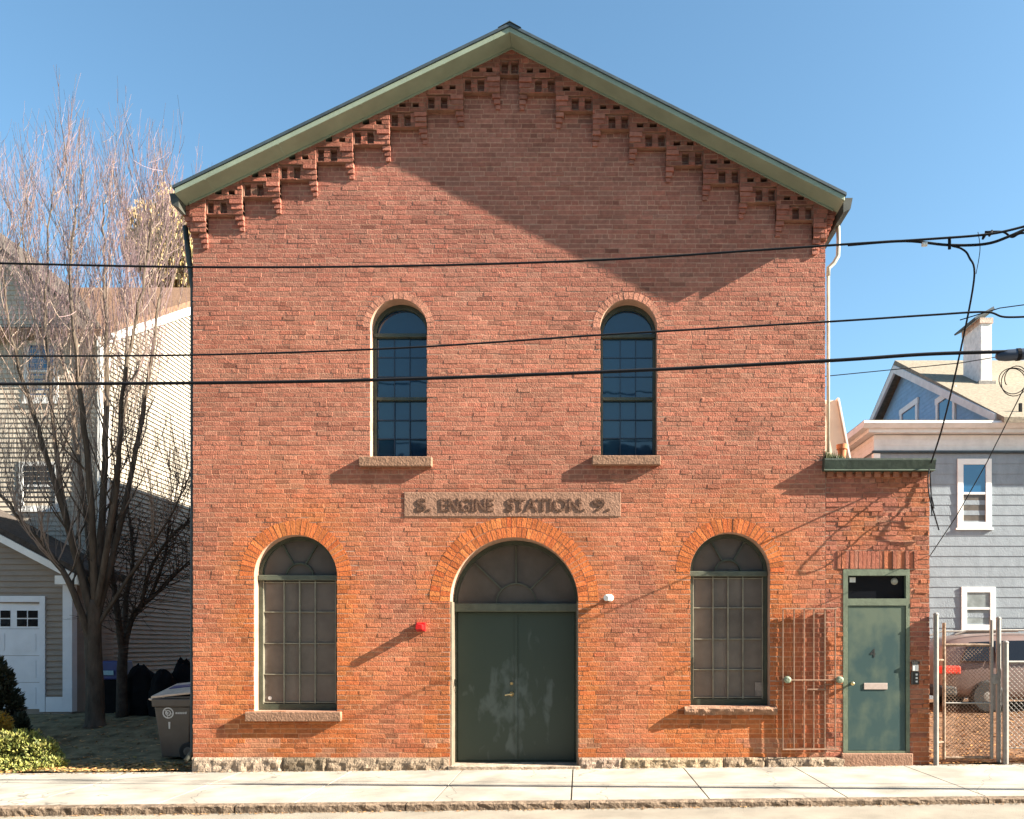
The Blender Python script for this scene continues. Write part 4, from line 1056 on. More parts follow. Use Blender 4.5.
twigs.build('crown', M['twig'], TREE, recalc=False); reds.build('budding_twigs', M['twig_red'], TREE, recalc=False)
# smaller dark tree beside it
SB = P(122, 705, 4.6); SB.z = yard(SB.x, 4.6)-.03
T2 = thing('young_tree', SB, 'small dark forked tree between the bare multi-stemmed tree and brick hall', 'tree')
tk, tw = MB(), MB()
def SP(px, py, dy): return P(px, py, 4.6+dy)
tk.tube(spline([SB, SP(122,670,0), SP(124,645,0)], 4), [.12,.11,.105,.10,.10,.095,.09,.09,.085], 8)
for ctrl, r0 in [([(123,660,0),(116,600,-.2),(112,560,-.3),(118,500,-.5)], .06), ([(124,650,0),(134,615,.1),(160,590,.2),(190,560,.2)], .055),
                 ([(124,652,0),(126,600,.3),(133,560,.5),(128,510,.7)], .05), ([(140,612,.1),(150,570,0),(172,535,-.2),(192,520,-.3)], .03), ([(150,598,.2),(164,560,.3),(170,515,.4)], .025)]:
    pts = spline([SP(*c) for c in ctrl], 6); n = len(pts); tk.tube(pts, [r0*(1-i/n)**.8+.008 for i in range(n)], 6)
    for i in range(4, n):
        for rep in range(3):
            bp, brd = grow(pts[i-1], (pts[i-1]-pts[i-2]).normalized()*.6+rv(.7)+Vector((0,0,.15)), tr.uniform(.5,1.3), .011, .06, .14, 6)
            tw.tube(bp, [max(.003,q) for q in brd], 4, cap=False)
            for j in range(2, 6):
                tp, trd = grow(bp[j], (bp[j]-bp[j-1]).normalized()*.6+rv(.6), tr.uniform(.2,.6), .005, .08, .12, 4); tw.tube(tp, [max(.0025,q) for q in trd], 3, cap=False)
tk.build('trunk', M['dark_bark'], T2, smooth=True, recalc=False); tw.build('crown', M['dark_bark'], T2, recalc=False)
# tan-leaved tree far behind
DY = 17.0; DB = P(188, 640, DY); DB.z = .4
T3 = thing('dry_leaved_tree', DB, 'distant tree with drooping tan leaves behind the brick hall and cream house', 'tree')
tk, lf = MB(), MB()
tk.tube(spline([DB, P(188,480,DY), P(184,330,DY), P(178,240,DY)], 5), [.3-.014*i for i in range(16)], 8)
for (px, py, rr, cnt) in [(148,226,.75,1100),(140,246,.6,800),(166,258,.95,1900),(160,285,.55,500),(183,225,.9,1000),(172,205,.6,500),(190,270,1.1,1300),(200,235,1.3,1500),(215,260,1.5,1300),(195,300,1.2,800),(180,300,.7,400)]:
    c = P(px, py, DY+tr.uniform(-1,1))
    bp = spline([P(184,330,DY), (P(184,330,DY)+c)/2+Vector((0,0,-.3)), c], 4); tk.tube(bp, [.09-.009*i for i in range(9)], 5)
    for i in range(cnt):
        d = rv(1); d = d.normalized()*rr*tr.random()**.45
        p = c+Vector((d.x, d.y, d.z*1.25)); s = tr.uniform(.05,.11); a = tr.uniform(0,PI); dx, dy = math.cos(a)*s*.35, math.sin(a)*s*.35
        k_ = tr.uniform(.7,1.5)
        lf.add([p+Vector((-dx,-dy,0)), p+Vector((dx,dy,.01)), p+Vector((dx*.6+tr.gauss(0,.02),dy*.6,-s*2.1)), p+Vector((-dx*.6,-dy*.6+tr.gauss(0,.02),-s*1.9))], [(0,1,2,3)], (k_*1.0,k_*.95,k_*tr.uniform(.7,1.1)))
tk.build('trunk', M['bark'], T3, recalc=False); lf.build('crown', mat('tan_tree_leaf', (0.34, 0.26, 0.135), 0.9, 0, 0.4, 2, attr=True, spec=0.2), T3, recalc=False)

# ------------------------------------------------------------------ shrubs
def shrub(name, label, lobes, cols, leaf, dens, base, stem=True, cat='shrub', upright=.5):
    t = thing(name, base, label, cat); lv, st = MB(), MB()
    for (c, rx, ry, rz) in lobes:
        st.tube([base+Vector((tr.uniform(-.05,.05),tr.uniform(-.05,.05),-.05)), (base+c)/2+Vector((0,0,-.05)), c], [.02,.014,.006], 5)
        n = int(dens*rx*rz*4)
        for i in range(n):
            d = rv(1).normalized(); q = tr.random()**.33
            bumpn = 1+.28*noise.noise(Vector((d.x*2.5+c.x*3, d.y*2.5, d.z*2.5)))
            p = c+Vector((d.x*rx, d.y*ry, d.z*rz))*q*bumpn
            if p.z < base.z: continue
            ax = (d+Vector((0,0,upright))+rv(.45)).normalized(); u = ax.orthogonal().normalized(); a = tr.uniform(0,2*PI)
            u = (u*math.cos(a)+ax.cross(u)*math.sin(a)); s = leaf*tr.uniform(.6,1.35)
            col = tr.choice(cols); k_ = tr.uniform(.75,1.25)
            lv.add([p-ax*s*.3, p+u*s*.32+ax*s*.2, p+ax*s, p-u*s*.32+ax*s*.2], [(0,1,2,3)], tuple(x_*k_ for x_ in col))
    st.build('stem', M['dark_bark'], t, recalc=False); lv.build('foliage', M['leaf'], t, recalc=False)
    return t
def lobe(px, py, y, rpx, rpz): c = P(px, py, y); s = (CD+y)/F; return (c, rpx*s, rpx*s*.85, rpz*s)
sb = P(25, 772, .5); sb.z = yard(sb.x,.5)
shrub('shrub', 'low yellow-green shrub at the sidewalk edge in front of the cream house', [lobe(4,752,.55,22,22),lobe(22,746,.6,20,17),lobe(42,755,.5,18,17),lobe(56,764,.4,11,9),lobe(-14,750,.7,22,22),lobe(12,765,.35,22,9),lobe(36,768,.3,22,7)],
      [(.24,.25,.06),(.15,.17,.04),(.31,.30,.09),(.09,.11,.03),(.20,.18,.06)], .040, 6800, sb)
gb = P(2, 745, 1.6); gb.z = yard(gb.x,1.6)
shrub('golden_shrub', 'golden orange shrub at the left edge behind the yellow-green shrub', [lobe(2,727,1.5,10,14),lobe(-12,724,1.6,13,18)], [(.40,.22,.02),(.34,.17,.02),(.28,.20,.04)], .04, 5200, gb)
eb_ = P(8, 745, 2.6); eb_.z = yard(eb_.x,2.6)
shrub('evergreen_shrub', 'dark conical evergreen shrub in front of the white garage door', [lobe(2,735,2.6,26,20),lobe(0,705,2.6,21,22),lobe(-2,683,2.6,14,20),lobe(-5,668,2.6,8,14),lobe(20,728,2.4,9,14)], [(.03,.035,.02),(.02,.025,.012),(.04,.042,.022)], .07, 3600, eb_)

# ------------------------------------------------------------------ bins and bags
WB_y = 1.05; a = P(157,762,WB_y); b_ = P(191,762,WB_y); zf = yard(a.x, WB_y)+.03
wx0, wx1 = P(152,700,WB_y).x, P(191,700,WB_y).x; ztop = P(160,699,WB_y).z
WB = thing('wheeled_bin', ((wx0+wx1)/2, WB_y+.3, zf), 'grey-brown wheeled bin with tan and blue lid beside the brick corner', 'bin')
def frustum(mb, bx0, bx1, by0, by1, z0, tx0, tx1, ty0, ty1, z1):
    mb.add([(bx0,by0,z0),(bx1,by0,z0),(bx1,by1,z0),(bx0,by1,z0),(tx0,ty0,z1),(tx1,ty0,z1),(tx1,ty1,z1),(tx0,ty1,z1)],
           [(0,3,2,1),(4,5,6,7),(0,1,5,4),(1,2,6,5),(2,3,7,6),(3,0,4,7)])
mb = MB(); frustum(mb, wx0+.12, wx1-.06, WB_y+.06, WB_y+.52, zf+.03, wx0+.03, wx1-.01, WB_y, WB_y+.58, ztop-.12); mb.build('body', M['bin'], WB, bevel=.02)
mb = MB(); frustum(mb, wx0+.01, wx1+.0, WB_y-.025, WB_y+.60, ztop-.12, wx0, wx1+.01, WB_y-.03, WB_y+.61, ztop); mb.build('rim', M['bin'], WB, bevel=.012)
def slab(mb, q, th):
    vs = [Vector(v) for v in q]; mb.add([v for v in vs]+[v-Vector((0,0,th)) for v in vs], [(0,1,2,3),(7,6,5,4),(0,4,5,1),(1,5,6,2),(2,6,7,3),(3,7,4,0)])
lx0, lx1, ly0, ly1 = wx0-.0, wx1+.04, WB_y-.04, WB_y+.60
def lidz(u, v): return ztop+.045+.07*u+.17*v
def lq(u0, u1, v0, v1, dz): return [(lx0+(lx1-lx0)*u+.10*v, ly0+(ly1-ly0)*v, lidz(u,v)+dz) for u, v in ((u0,v0),(u1,v0),(u1,v1),(u0,v1))]
mb = MB(); slab(mb, lq(0,1,0,1,0), .035); LD = mb.build('lid', M['lid_tan'], WB, bevel=.01)
mb = MB(); slab(mb, lq(.12,1,.5,.72,.012), .011); mb.build('lid_panel', M['bin_blue'], LD)
mb = MB(); mb.tube([(wx0-.03,WB_y+.1,ztop-.02),(wx0-.09,WB_y+.1,ztop-.01),(wx0-.09,WB_y+.48,ztop-.01),(wx0-.03,WB_y+.48,ztop-.02)], .015, 8); mb.build('handle', M['lid_tan'], WB)
for yy in (WB_y-.0, WB_y+.53):
    mb = MB(); mb.disc_lathe((wx1-.05, yy, zf+.13), (0,1,0), [(0,.07),(.0,.125),(.008,.14),(.05,.14),(.058,.125),(.058,.07)], 22); w_ = mb.build('wheel', M['rubber'], WB)
    mb = MB(); mb.disc_lathe((wx1-.05, yy-.006, zf+.13), (0,1,0), [(0,.05),(.005,.07),(.01,.07)], 16); mb.build('hub', M['bin'], w_)
def bin_y(z): t = (z-zf-.03)/(ztop-.12-zf-.03); return WB_y+.06-.06*t-.003
ez = P(168,713,WB_y).z; exx = P(168,713,WB_y).x
mb = MB(); n = 24
for i in range(n):
    a0, a1 = 2*PI*i/n, 2*PI*(i+1)/n
    for r0, r1 in ((.068,.088),(.03,.045)):
        q = [(exx+r*math.cos(t), ez+r*math.sin(t)) for r, t in ((r0,a0),(r1,a0),(r1,a1),(r0,a1))]
        mb.add([(x_, bin_y(z_)-.0015, z_) for x_, z_ in q], [(0,1,2,3)])
er = random.Random(2)
mb.build('printed_emblem', M['emblem'], WB, recalc=False); mb = MB()
for i in range(14):
    t = er.uniform(0,2*PI); r_ = er.uniform(.0,.06); x_, z_ = exx+r_*math.cos(t), ez+r_*math.sin(t); s = .009
    mb.add([(x_-s,bin_y(z_)-.002,z_-s*.6),(x_+s,bin_y(z_)-.002,z_-s*.6),(x_+s,bin_y(z_)-.002,z_+s*.6),(x_-s,bin_y(z_)-.002,z_+s*.6)], [(0,1,2,3)])
for i in range(6):
    x_ = exx+.115+i*.03; mb.add([(x_,bin_y(ez)-.002,ez-.016),(x_+.02,bin_y(ez)-.002,ez-.016),(x_+.022,bin_y(ez)-.002,ez+er.uniform(.008,.02)),(x_+.002,bin_y(ez)-.002,ez+.014)], [(0,1,2,3)])
z1_ = P(168,722,WB_y).z; z2_ = P(168,729,WB_y).z
mb.add([(exx+.0,bin_y(z2_)-.002,z2_),(exx+.022,bin_y(z2_)-.002,z2_),(exx+.03,bin_y(z1_)-.002,z1_),(exx-.004,bin_y(z1_)-.002,z1_)], [(0,1,2,3)])
mb.build('printed_mark', M['emblem'], WB, recalc=False)
# recycling bin behind the trunk
y = 4.9; c0, c1 = P(96,660,y).x, P(121,660,y).x; zt_ = P(108,661,y).z; z0_ = yard(c0,y)
RBN = thing('recycling_bin', ((c0+c1)/2,y+.25,z0_), 'black bin with blue lid and pale label behind the tree trunk', 'bin')
mb = MB(); frustum(mb, c0+.05, c1-.05, y+.05, y+.45, z0_, c0, c1, y, y+.5, zt_-.38); mb.build('body', M['bin_black'], RBN, bevel=.015)
mb = MB(); frustum(mb, c0-.02, c1+.02, y-.02, y+.52, zt_-.375, c0+.02, c1-.03, y+.02, y+.5, zt_); LDB = mb.build('lid', M['bin_blue'], RBN, bevel=.03)
mb = MB(); mb.box(P(98,0,y).x, P(114.5,0,y).x, y-.04, y-.022, P(0,675,y).z, P(0,670.5,y).z); mb.build('label_strip', mat('label_pale',(.25,.42,.48),.6,0,.15,25), LDB)
def bag(px, base_py, w_px, top_py, y, label, name='rubbish_bag'):
    c = P(px, top_py, y); zb2 = yard(c.x, y); H = c.z-zb2; W_ = w_px*(CD+y)/F/2
    mb = MB(); n, m_ = 26, 16; vs = []
    for j in range(m_+1):
        t = j/m_
        prof = max(.04, (1-max(0, (t-.30)/.70)**2.4))**.5*(.86+.14*min(1, t*4))
        for i in range(n):
            a = 2*PI*i/n; q = Vector((math.cos(a)*1.6+px, math.sin(a)*1.6, t*2.4))
            k_ = 1+.30*noise.noise(q)+.12*noise.noise(q*3)+.05*noise.noise(q*7)
            vs.append((c.x+W_*prof*k_*math.cos(a), y+.3+W_*.8*prof*k_*math.sin(a), zb2+H*t*(1+.10*noise.noise(q*1.4))))
    fs = [(j*n+i, j*n+(i+1)%n, (j+1)*n+(i+1)%n, (j+1)*n+i) for j in range(m_) for i in range(n)]+[list(range(n-1,-1,-1)), [m_*n+i for i in range(n)]]
    mb.add(vs, fs); o = mb.build(name, M['bin_black'], smooth=True, origin=(c.x, y+.3, zb2)); tag(o, label, 'rubbish bag', 'black bags against the house wall'); return o
bag(134, 720, 34, 666, 4.6, 'widest black rubbish bag, right of the blue-lidded bin')
bag(156, 720, 28, 671, 4.4, 'black rubbish bag in the middle of the three, left of the wheeled bin')
bag(176, 720, 26, 661, 4.8, 'tallest black rubbish bag, half hidden behind the wheeled bin')

# ------------------------------------------------------------------ fence, gate and car on the right
FY = .08
def post(name, px, top, rr, label, y=FY, mm='galv'):
    c = P(px, 700, y); o = MB(); z0_ = g(c.x)-.05; zt_ = P(px, top, y).z
    t = thing(name, (c.x,y,z0_), label, 'fence post', 'round steel posts at the chain-link gate')
    o.tube([(c.x,y,z0_),(c.x,y,zt_-.03)], rr, 12); o.build('pole', M[mm], t, smooth=False)
    o = MB(); o.disc_lathe((c.x,y,zt_-.029), (0,0,1), [(0,rr*1.12),(.012,rr*1.12),(.03,rr*.7),(.036,rr*.2)], 12); o.build('cap', M[mm], t)
    return c.x
p1x = post('fence_post', 936, 613, .036, 'thick steel post touching the corner of the brick annex', y=-.04)
p3x = post('fence_post', 998.5, 617, .034, 'taller rust-marked steel post right of the chain-link gate')
p4x = post('fence_post', 1005.5, 641, .040, 'shorter thick grey steel post at the left end of the fence panel', y=.0)
gx0, gx1 = P(944, 700, FY).x, P(991.5, 700, FY).x; gz0, gz1 = P(944, 759, FY).z, P(944, 645, FY).z
GT = thing('chain_link_gate', ((gx0+gx1)/2, FY, gz0), 'narrow rusty chain-link gate between the annex corner and the fence', 'gate')
o = MB(); o.tube([(gx0,FY,gz0),(gx0,FY,gz1+.32)], .024, 10); o.build('hinge_stile', M['rust'], GT)
o = MB(); o.tube([(gx1,FY,gz0),(gx1,FY,gz1+.36)], .026, 10); o.build('latch_stile', M['galv'], GT)
for zz, mm in ((gz1,'rust'),(P(0,703,FY).z,'galv'),(gz0+.02,'rust')):
    o = MB(); o.tube([(gx0+.02,FY,zz),(gx1-.02,FY,zz)], .022 if zz != P(0,703,FY).z else .012, 8); o.build('rail', M[mm], GT)
def chain(x0, x1, z0, z1, y, pitch, r):
    mb = MB(); H = z1-z0; W_ = x1-x0
    n = int((W_+H)/pitch)+1
    for s in (1, -1):
        for i in range(n):
            c = i*pitch   # line x - x0 + s*... = c
            if s > 0:
                xa, za = x0+c, z0; xb, zb2 = x0+c-H, z1
            else:
                xa, za = x0+c-H, z0; xb, zb2 = x0+c, z1
            def clip(xa, za, xb, zb2):
                t0, t1 = 0, 1; dx = xb-xa
                if abs(dx) < 1e-9: return None
                for lim, sg in ((x0, 1), (x1, -1)):
                    t = (lim-xa)/dx
                    if sg*dx > 0: t0 = max(t0, t)
                    else: t1 = min(t1, t)
                if t0 >= t1: return None
                return (xa+dx*t0, za+(zb2-za)*t0, xa+dx*t1, za+(zb2-za)*t1)
            q = clip(xa, za, xb, zb2)
            if q: mb.tube([(q[0], y+s*.003, q[1]), (q[2], y+s*.003, q[3])], r, 4, cap=False)
    return mb
chain(gx0, gx1, gz0+.02, gz1, FY, .055, .0032).build('chain_mesh', M['rust'], GT, recalc=False)
o = MB(); o.box(gx1+.0, gx1+.10, FY-.03, FY+.03, P(0,684,FY).z, P(0,674,FY).z); o.build('latch', M['galv'], GT, bevel=.008)
for pz in (660, 742):
    o = MB(); zz = P(0,pz,FY).z; o.tube([(p1x+.0,-.02,zz),(gx0,FY,zz)], .016, 8); o.build('hinge', M['rust'], GT)
FN = thing('chain_link_fence', (p4x+1.5, .0, g(8)), 'grey chain-link fence panel running right from the shorter thick post', 'fence')
fz0, fz1 = P(1010,748,0).z, P(1010,662,0).z
chain(p4x+.03, p4x+3.4, fz0, fz1, .0, .07, .0032).build('chain_mesh', M['galv'], FN, recalc=False)
o = MB(); o.tube([(p4x+.03,0,fz1),(p4x+3.4,0,fz1)], .02, 8); o.build('top_rail', M['galv'], FN)
o = MB(); o.tube([(p4x+.03,0,fz0),(p4x+3.4,0,fz0)], .006, 6); o.build('bottom_wire', M['galv'], FN)
o = MB(); o.tube([(p4x+3.4,0,g(9)-.05),(p4x+3.4,0,fz1+.15)], .03, 10); o.build('end_post', M['galv'], FN)
# parked car, rear third in view
CY = 4.1; cx0 = P(944, 690, CY).x; cz = yard(cx0+1, CY)+.02
CAR = thing('parked_car', (cx0+2.2, CY+.9, cz), 'tan estate car parked behind the chain-link gate, red tail lamp showing', 'car')
st = [ # x, half width belt, half width roof, z bottom, z belt, z roof
 (0.0,.70,.55,.45,.80,1.02),(.06,.80,.60,.32,.92,1.32),(.35,.86,.64,.25,.95,1.47),(1.0,.88,.66,.22,.95,1.53),(1.9,.89,.67,.20,.95,1.54),(2.5,.89,.66,.20,.95,1.46),(3.1,.88,.62,.20,.95,1.12),(3.3,.88,.62,.20,.94,1.0),(3.9,.84,.62,.24,.86,.92),(4.3,.74,.55,.34,.72,.78),(4.42,.62,.45,.45,.62,.66)]
mb = MB(); vs = []
for (x_, hb, hr, zb2, zt_, zr_) in st:
    ring_ = [(-hb*.9,zb2),(-hb,zb2+.12),(-hb*1.0,(zb2+zt_)/2),(-hb*.97,zt_),(-hr-.02,zr_-.06),(-hr*.75,zr_),(0,zr_+.015)]
    ring_ += [(-a_,z_) for a_, z_ in ring_[-2::-1]]
    vs += [(cx0+x_, CY+.9+a_, cz+z_) for a_, z_ in ring_]
nr = 13
fs = [(i*nr+k_, i*nr+(k_+1)%nr, (i+1)*nr+(k_+1)%nr, (i+1)*nr+k_) for i in range(len(st)-1) for k_ in range(nr)]
fs += [list(range(nr-1,-1,-1)), [(len(st)-1)*nr+k_ for k_ in range(nr)]]
mb.add(vs, fs); CB = mb.build('body', M['carpaint'], CAR, smooth=True); md = CB.modifiers.new('subsurf','SUBSURF'); md.levels = 2; md.render_levels = 2
def side_glass(nm, pts):
    mb = MB()
    q = [(cx0+u, CY+.9-(.885*(1-t)+.70*t)-.012, cz+.97+t*.5) for u, t in pts]; q2 = [(x_, y_+.02, z_) for x_, y_, z_ in q]; n = len(q)
    mb.add(q+q2, [list(range(n)), list(range(2*n-1,n-1,-1))]+[(i,i+n,(i+1)%n+n,(i+1)%n) for i in range(n)]); mb.build(nm, M['glass_dark'], CAR)
side_glass('quarter_window', [(.35,.05),(.95,.03),(.95,.80),(.55,.76)]); side_glass('rear_door_window', [(1.02,.03),(1.85,.02),(1.85,.84),(1.02,.82)]); side_glass('front_door_window', [(1.92,.02),(2.95,.02),(2.45,.76),(1.92,.84)])
mb = MB(); mb.box(cx0-.015, cx0+.34, CY+.015, CY+.25, cz+.74, cz+.90); mb.build('tail_lamp', M['taillight'], CAR, bevel=.03)
mb = MB(); mb.box(cx0-.06, cx0+.30, CY+.06, CY+1.74, cz+.30, cz+.52); mb.build('bumper', M['black'], CAR, bevel=.05)
for yy in (CY-.005, CY+1.775):
    mb = MB(); mb.tube([(cx0+.35, CY+.31 if yy < CY+1 else CY+1.49, cz+1.50),(cx0+.6, CY+.30 if yy < CY+1 else CY+1.5, cz+1.585),(cx0+2.2, CY+.30 if yy < CY+1 else CY+1.5, cz+1.59)], .02, 8); mb.build('roof_rail', M['galv'], CAR)
for wx in (.85, 3.55):
    for yy, s in ((CY-.01, 1), (CY+1.60, 1)):
        mb = MB(); mb.disc_lathe((cx0+wx, yy, cz+.31), (0,1,0), [(0,.2),(0,.28),(.02,.315),(.18,.315),(.2,.28),(.2,.2)], 26); wo = mb.build('wheel', M['rubber'], CAR)
        mb = MB(); mb.disc_lathe((cx0+wx, yy-.004, cz+.31), (0,1,0), [(0,.05),(.012,.19),(.02,.20),(.03,.20)], 22); mb.build('rim', M['galv'], wo)

# ------------------------------------------------------------------ overhead cables
def WP(px, py, dyy=0.0):
    k_ = (px-580)/F; d = (9.703+dyy)/(1+.1*k_)
    return Vector((CX+k_*d, d-CD, CZ+(645-py)*d/F))
def cable(name, pts, r, label, n=6, cat='cable', group='overhead street cables'):
    o = MB(); o.tube(pts, r, n); ob = o.build(name, M['cable'], recalc=False, smooth=True, origin=pts[len(pts)//2]); tag(ob, label, cat, group); return ob
def run(ctrl, dyy=0, left=(-30, None), right=(30, None)):
    pts = spline([WP(a, b_, dyy) for a, b_ in ctrl], 8)
    v = (pts[0]-pts[6]).normalized(); L0 = pts[0]+v*25+Vector((0,0,.6))
    v2 = (pts[-1]-pts[-6]).normalized(); R0 = pts[-1]+Vector((v2.x, v2.y, max(.05, min(v2.z,.09))))*22
    return [L0, pts[0]+v*8+Vector((0,0,.05))]+pts+[pts[-1]+Vector((v2.x, v2.y, max(.05,min(v2.z,.09))))*8, R0]
cable('overhead_cable', run([(-10,263),(192,267),(400,266),(600,260),(760,250),(850,244),(930,239),(990,234),(1030,225)]), .014, 'topmost overhead cable, crossing the brick gable at the shadow tip')
cable('overhead_cable', run([(-10,356),(192,355),(400,348),(600,335),(823,322),(930,315),(985,312),(1005,317),(1040,316)], .05), .012, 'middle overhead cable, crossing the tops of the two upper arched windows')
cable('overhead_cable', run([(-10,384),(192,383),(370,380),(600,372),(823,361),(930,354),(1040,351)], -.03), .0205, 'lowest and thickest overhead cable, crossing the middle of the upper arched windows')
ty = 6.0
cable('overhead_cable', [P(700,392,ty), P(828,376,ty), P(960,363,ty), P(1100,340,ty)], .010, 'thin far cable passing behind the brick hall over the tan roof')
cable('overhead_cable', [WP(960,320,.08), WP(1000,308,.08), WP(1060,300,.08), WP(1200,285,.08)], .006, 'hair-thin cable rising right from the chimney top')
# bundle of spliced service cables at the top right
sp1 = spline([WP(848,245,.04), WP(905,241,.04), WP(948,245,.04), WP(985,244,.04), WP(1010,236,.04), WP(1040,222,.04)], 7)
cable('spliced_cable', sp1, .016, 'sagging black cable bundle tied below the topmost cable at the right')
sp2 = spline([WP(985,232,.06), WP(1003,232,.06), WP(1012,237,.06), WP(1024,233,.06), WP(1060,238,.06)], 7)
cable('spliced_cable', sp2, .013, 'looping black cable end at the right edge beneath the topmost cable')
CT = thing('cable_clamp', WP(949,245), 'black clamp joining the topmost cable and sagging bundle left of the drop cable', 'cable clamp')
o = MB(); a = WP(949.5,249,.03); b_ = WP(949.5,237,.03); o.tube([a,b_], .018, 8); o.build('strap', M['cable'], CT)
o = MB(); o.tube([WP(922,244.5,.03), WP(927,244,.03)], .026, 10); ob = o.build('cable_connector', M['emblem'], origin=WP(924,244,.03)); tag(ob, 'pale connector sleeve on the sagging cable bundle', 'connector')
for px, py, lb in ((984,236,'left black dead-end wedge hanging from the topmost cable'),(990.5,233,'right black dead-end wedge hanging from the topmost cable')):
    o = MB(); c = WP(px,py,.03); o.tube([c+Vector((-.015,0,-.035)), c, c+Vector((.02,0,.03))], [.012,.02,.010], 8); ob = o.build('cable_wedge', M['cable'], origin=c); tag(ob, lb, 'clamp', 'cable wedges')
# service drop to the annex corner
ANC = Vector((AX1-.01, -.03, Z(467)))
def lerp3(a, b_, t): return a+(b_-a)*t
J = WP(952,246,.04); J2 = WP(969,257,.05); J3 = WP(974,280,.12)
drop = spline([J, WP(962,249,.04), J2, J3, lerp3(J3, ANC, .35)+Vector((.03,0,-.05)), lerp3(J3, ANC, .7)+Vector((.02,0,-.10)), ANC], 7)
cable('service_drop', drop, .012, 'black service cable dropping from the top bundle to the annex roof corner', group='service cables')
cable('service_drop', spline([ANC, P(931,490,-.05), P(932,505,-.12), P(936,520,-.10), P(939,530,-.06)], 6), .010, 'short black cable tail hanging beside the annex corner', group='service cables')
cable('service_drop', spline([ANC+Vector((0,-.02,.02)), P(928,480,-.2), P(930,500,-.32), P(934,508,-.26), P(931,496,-.12), P(932,516,-.05)], 6), .009, 'looped black cable tail hanging beside the annex corner', group='service cables')
Q0 = WP(979,228,.05)
cable('service_drop', spline([WP(978,232,.05), WP(980,246,.05), WP(979,258,.06), WP(976,274,.1)], 5), .004, 'thin wire dangling between topmost cable and service drop', group='service cables')
low = Vector((AX1+.02, .04, P(932,556,.04).z))
cable('service_drop', [low, lerp3(low, P(1024,388,-2.6), .33)+Vector((0,0,-.10)), lerp3(low, P(1024,388,-2.6), .66)+Vector((0,0,-.10)), P(1024,388,-2.6), P(1040,362,-2.9), P(1100,300,-3.2)], .006, 'thin dark wire rising from low on the annex corner to the right', group='service cables')
# splice case and coil
SC2 = thing('splice_case', WP(1012,357,0), 'dark blue cable splice case lashed under the lowest cable at the right edge', 'splice case')
o = MB(); a = WP(999,356,.0); b_ = WP(1045,352.5,.0); dv = (b_-a).normalized(); far_ = b_+Vector((dv.x, dv.y, .035))*14
o.tube([a-dv*.03, a, a+dv*.08, b_, b_+(far_-b_)*.5, far_, far_+dv*.1], [.03,.05,.062,.062,.060,.058,.03], 14); o.build('case', mat('splice_blue',(.03,.045,.075),.5,0,.15,6), SC2, smooth=True)
for t in (.18, 1.2, 4.2, 8.2):
    q_ = a+dv*t if t < .5 else b_+(far_-b_)*(t/14)
    o = MB(); o.tube([q_, q_+dv*.04], .068, 14); o.build('band', M['cable'], SC2)
o = MB(); cc = WP(1011,378,.0); pts = []
for i in range(70):
    t = i/69*2*PI*2.6; rr = .155-.045*math.sin(i*.21)-.02*(i/69)
    pts.append(cc+Vector((rr*math.cos(t)+.03*math.sin(t*.5), .015*math.sin(t*1.7), rr*1.0*math.sin(t)-.02*i/69)))
cable('cable_coil', pts, .005, 'loose coil of thin black cable hanging below the splice case', cat='cable coil', group=None)

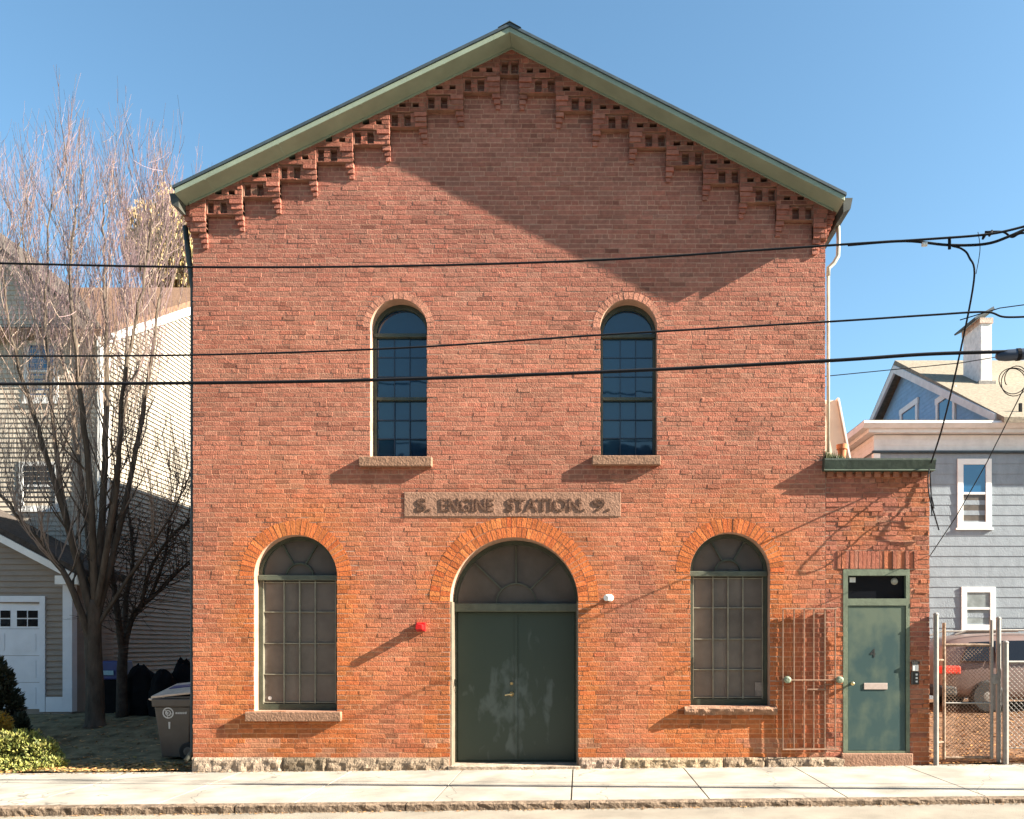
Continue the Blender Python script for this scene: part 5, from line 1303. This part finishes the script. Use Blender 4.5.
# ------------------------------------------------------------------ unseen houses opposite, added to shade the facade and fill reflections
M['opp'] = [mat('added_house_wall', c, .85, 0, .12, 3) for c in ((.16,.13,.11),(.12,.13,.14),(.19,.15,.11))]
for i, (xa, xb, h, lab) in enumerate(((-26,-9.5,8.4,'unseen brown row house added across the street, left of the grey one'),(-8.5,8,8.0,'unseen grey row house added across the street, between two brown ones'),(9,25,8.6,'unseen tan-brown row house added across the street, right of the grey one'))):
    H_ = thing('added_row_house', ((xa+xb)/2, -20, 0), lab, 'house', 'added row houses behind the camera')
    o = MB(); o.box(xa, xb, -27, -15.2, -.4, h); o.build('wall', M['opp'][i], H_)
    o = MB(); o.box(xa-.2, xb+.2, -27.2, -14.95, h+.002, h+.3); o.build('roof', M['roof_dark'], H_)
    n = 5; st_ = (xb-xa)/n
    for k in range(n):
        for zz in (.9, 4.6):
            if k == 2 and zz < 1: continue
            c = xa+st_*(k+.5); o = MB(); holed(o, rect(c-.55,c+.55,zz,zz+1.9), [rect(c-.45,c+.45,zz+.1,zz+1.8)], -15.19, -15.1); w_ = o.build('window', M['white'], H_)
            o = MB(); o.box(c-.46, c+.46, -15.19, -15.16, zz+.09, zz+1.81); o.build('pane', M['glass_dark'], w_)
    c = xa+st_*2.5; o = MB(); o.box(c-.5, c+.5, -15.19, -15.1, 0, 2.2); o.build('door', M['window_green'], H_)

# ------------------------------------------------------------------ camera, light, sky
cam = bpy.data.cameras.new('camera'); co = bpy.data.objects.new('camera', cam); COL.objects.link(co)
co.location = (CX, -CD, CZ); co.rotation_euler = (PI/2, 0, 0)
cam.sensor_width = 36; cam.lens = F*36/1024
cam.shift_x = (512-580)/1024; cam.shift_y = (645-409.5)/1024
cam.clip_end = 3000; cam.clip_start = .05
S.camera = co
LD_ = Vector((-5.5, 1.0, -3.02)).normalized()
sun = bpy.data.lights.new('sun', 'SUN'); sun.energy = 5.0; sun.angle = R(.4); sun.color = (1.0, .91, .77)
so = bpy.data.objects.new('sun', sun); COL.objects.link(so); so.rotation_euler = LD_.to_track_quat('-Z', 'Y').to_euler(); so.location = (20,-10,20)
w = bpy.data.worlds.new('World'); S.world = w; w.use_nodes = True
nt = w.node_tree; bg = nt.nodes['Background']
sky = nt.nodes.new('ShaderNodeTexSky'); sky.sky_type = 'NISHITA'; sky.sun_disc = False
sd = -LD_
sky.sun_elevation = math.asin(sd.z); sky.sun_rotation = math.atan2(sd.x, sd.y)
sky.altitude = 0; sky.air_density = 1.0; sky.dust_density = 1.1; sky.ozone_density = .8
mt_ = nt.nodes.new('ShaderNodeMix'); mt_.data_type = 'RGBA'; mt_.blend_type = 'MULTIPLY'; mt_.inputs['Factor'].default_value = 1
mt_.inputs[7].default_value = (.78, 1.04, 1.08, 1); nt.links.new(sky.outputs['Color'], mt_.inputs[6]); nt.links.new(mt_.outputs[2], bg.inputs['Color']); bg.inputs['Strength'].default_value = .05
S.view_settings.view_transform = 'Standard'; S.view_settings.look = 'None'; S.view_settings.gamma = 1; S.view_settings.exposure = 2.33
S.view_settings.use_curve_mapping = False
S.render.engine = 'CYCLES'
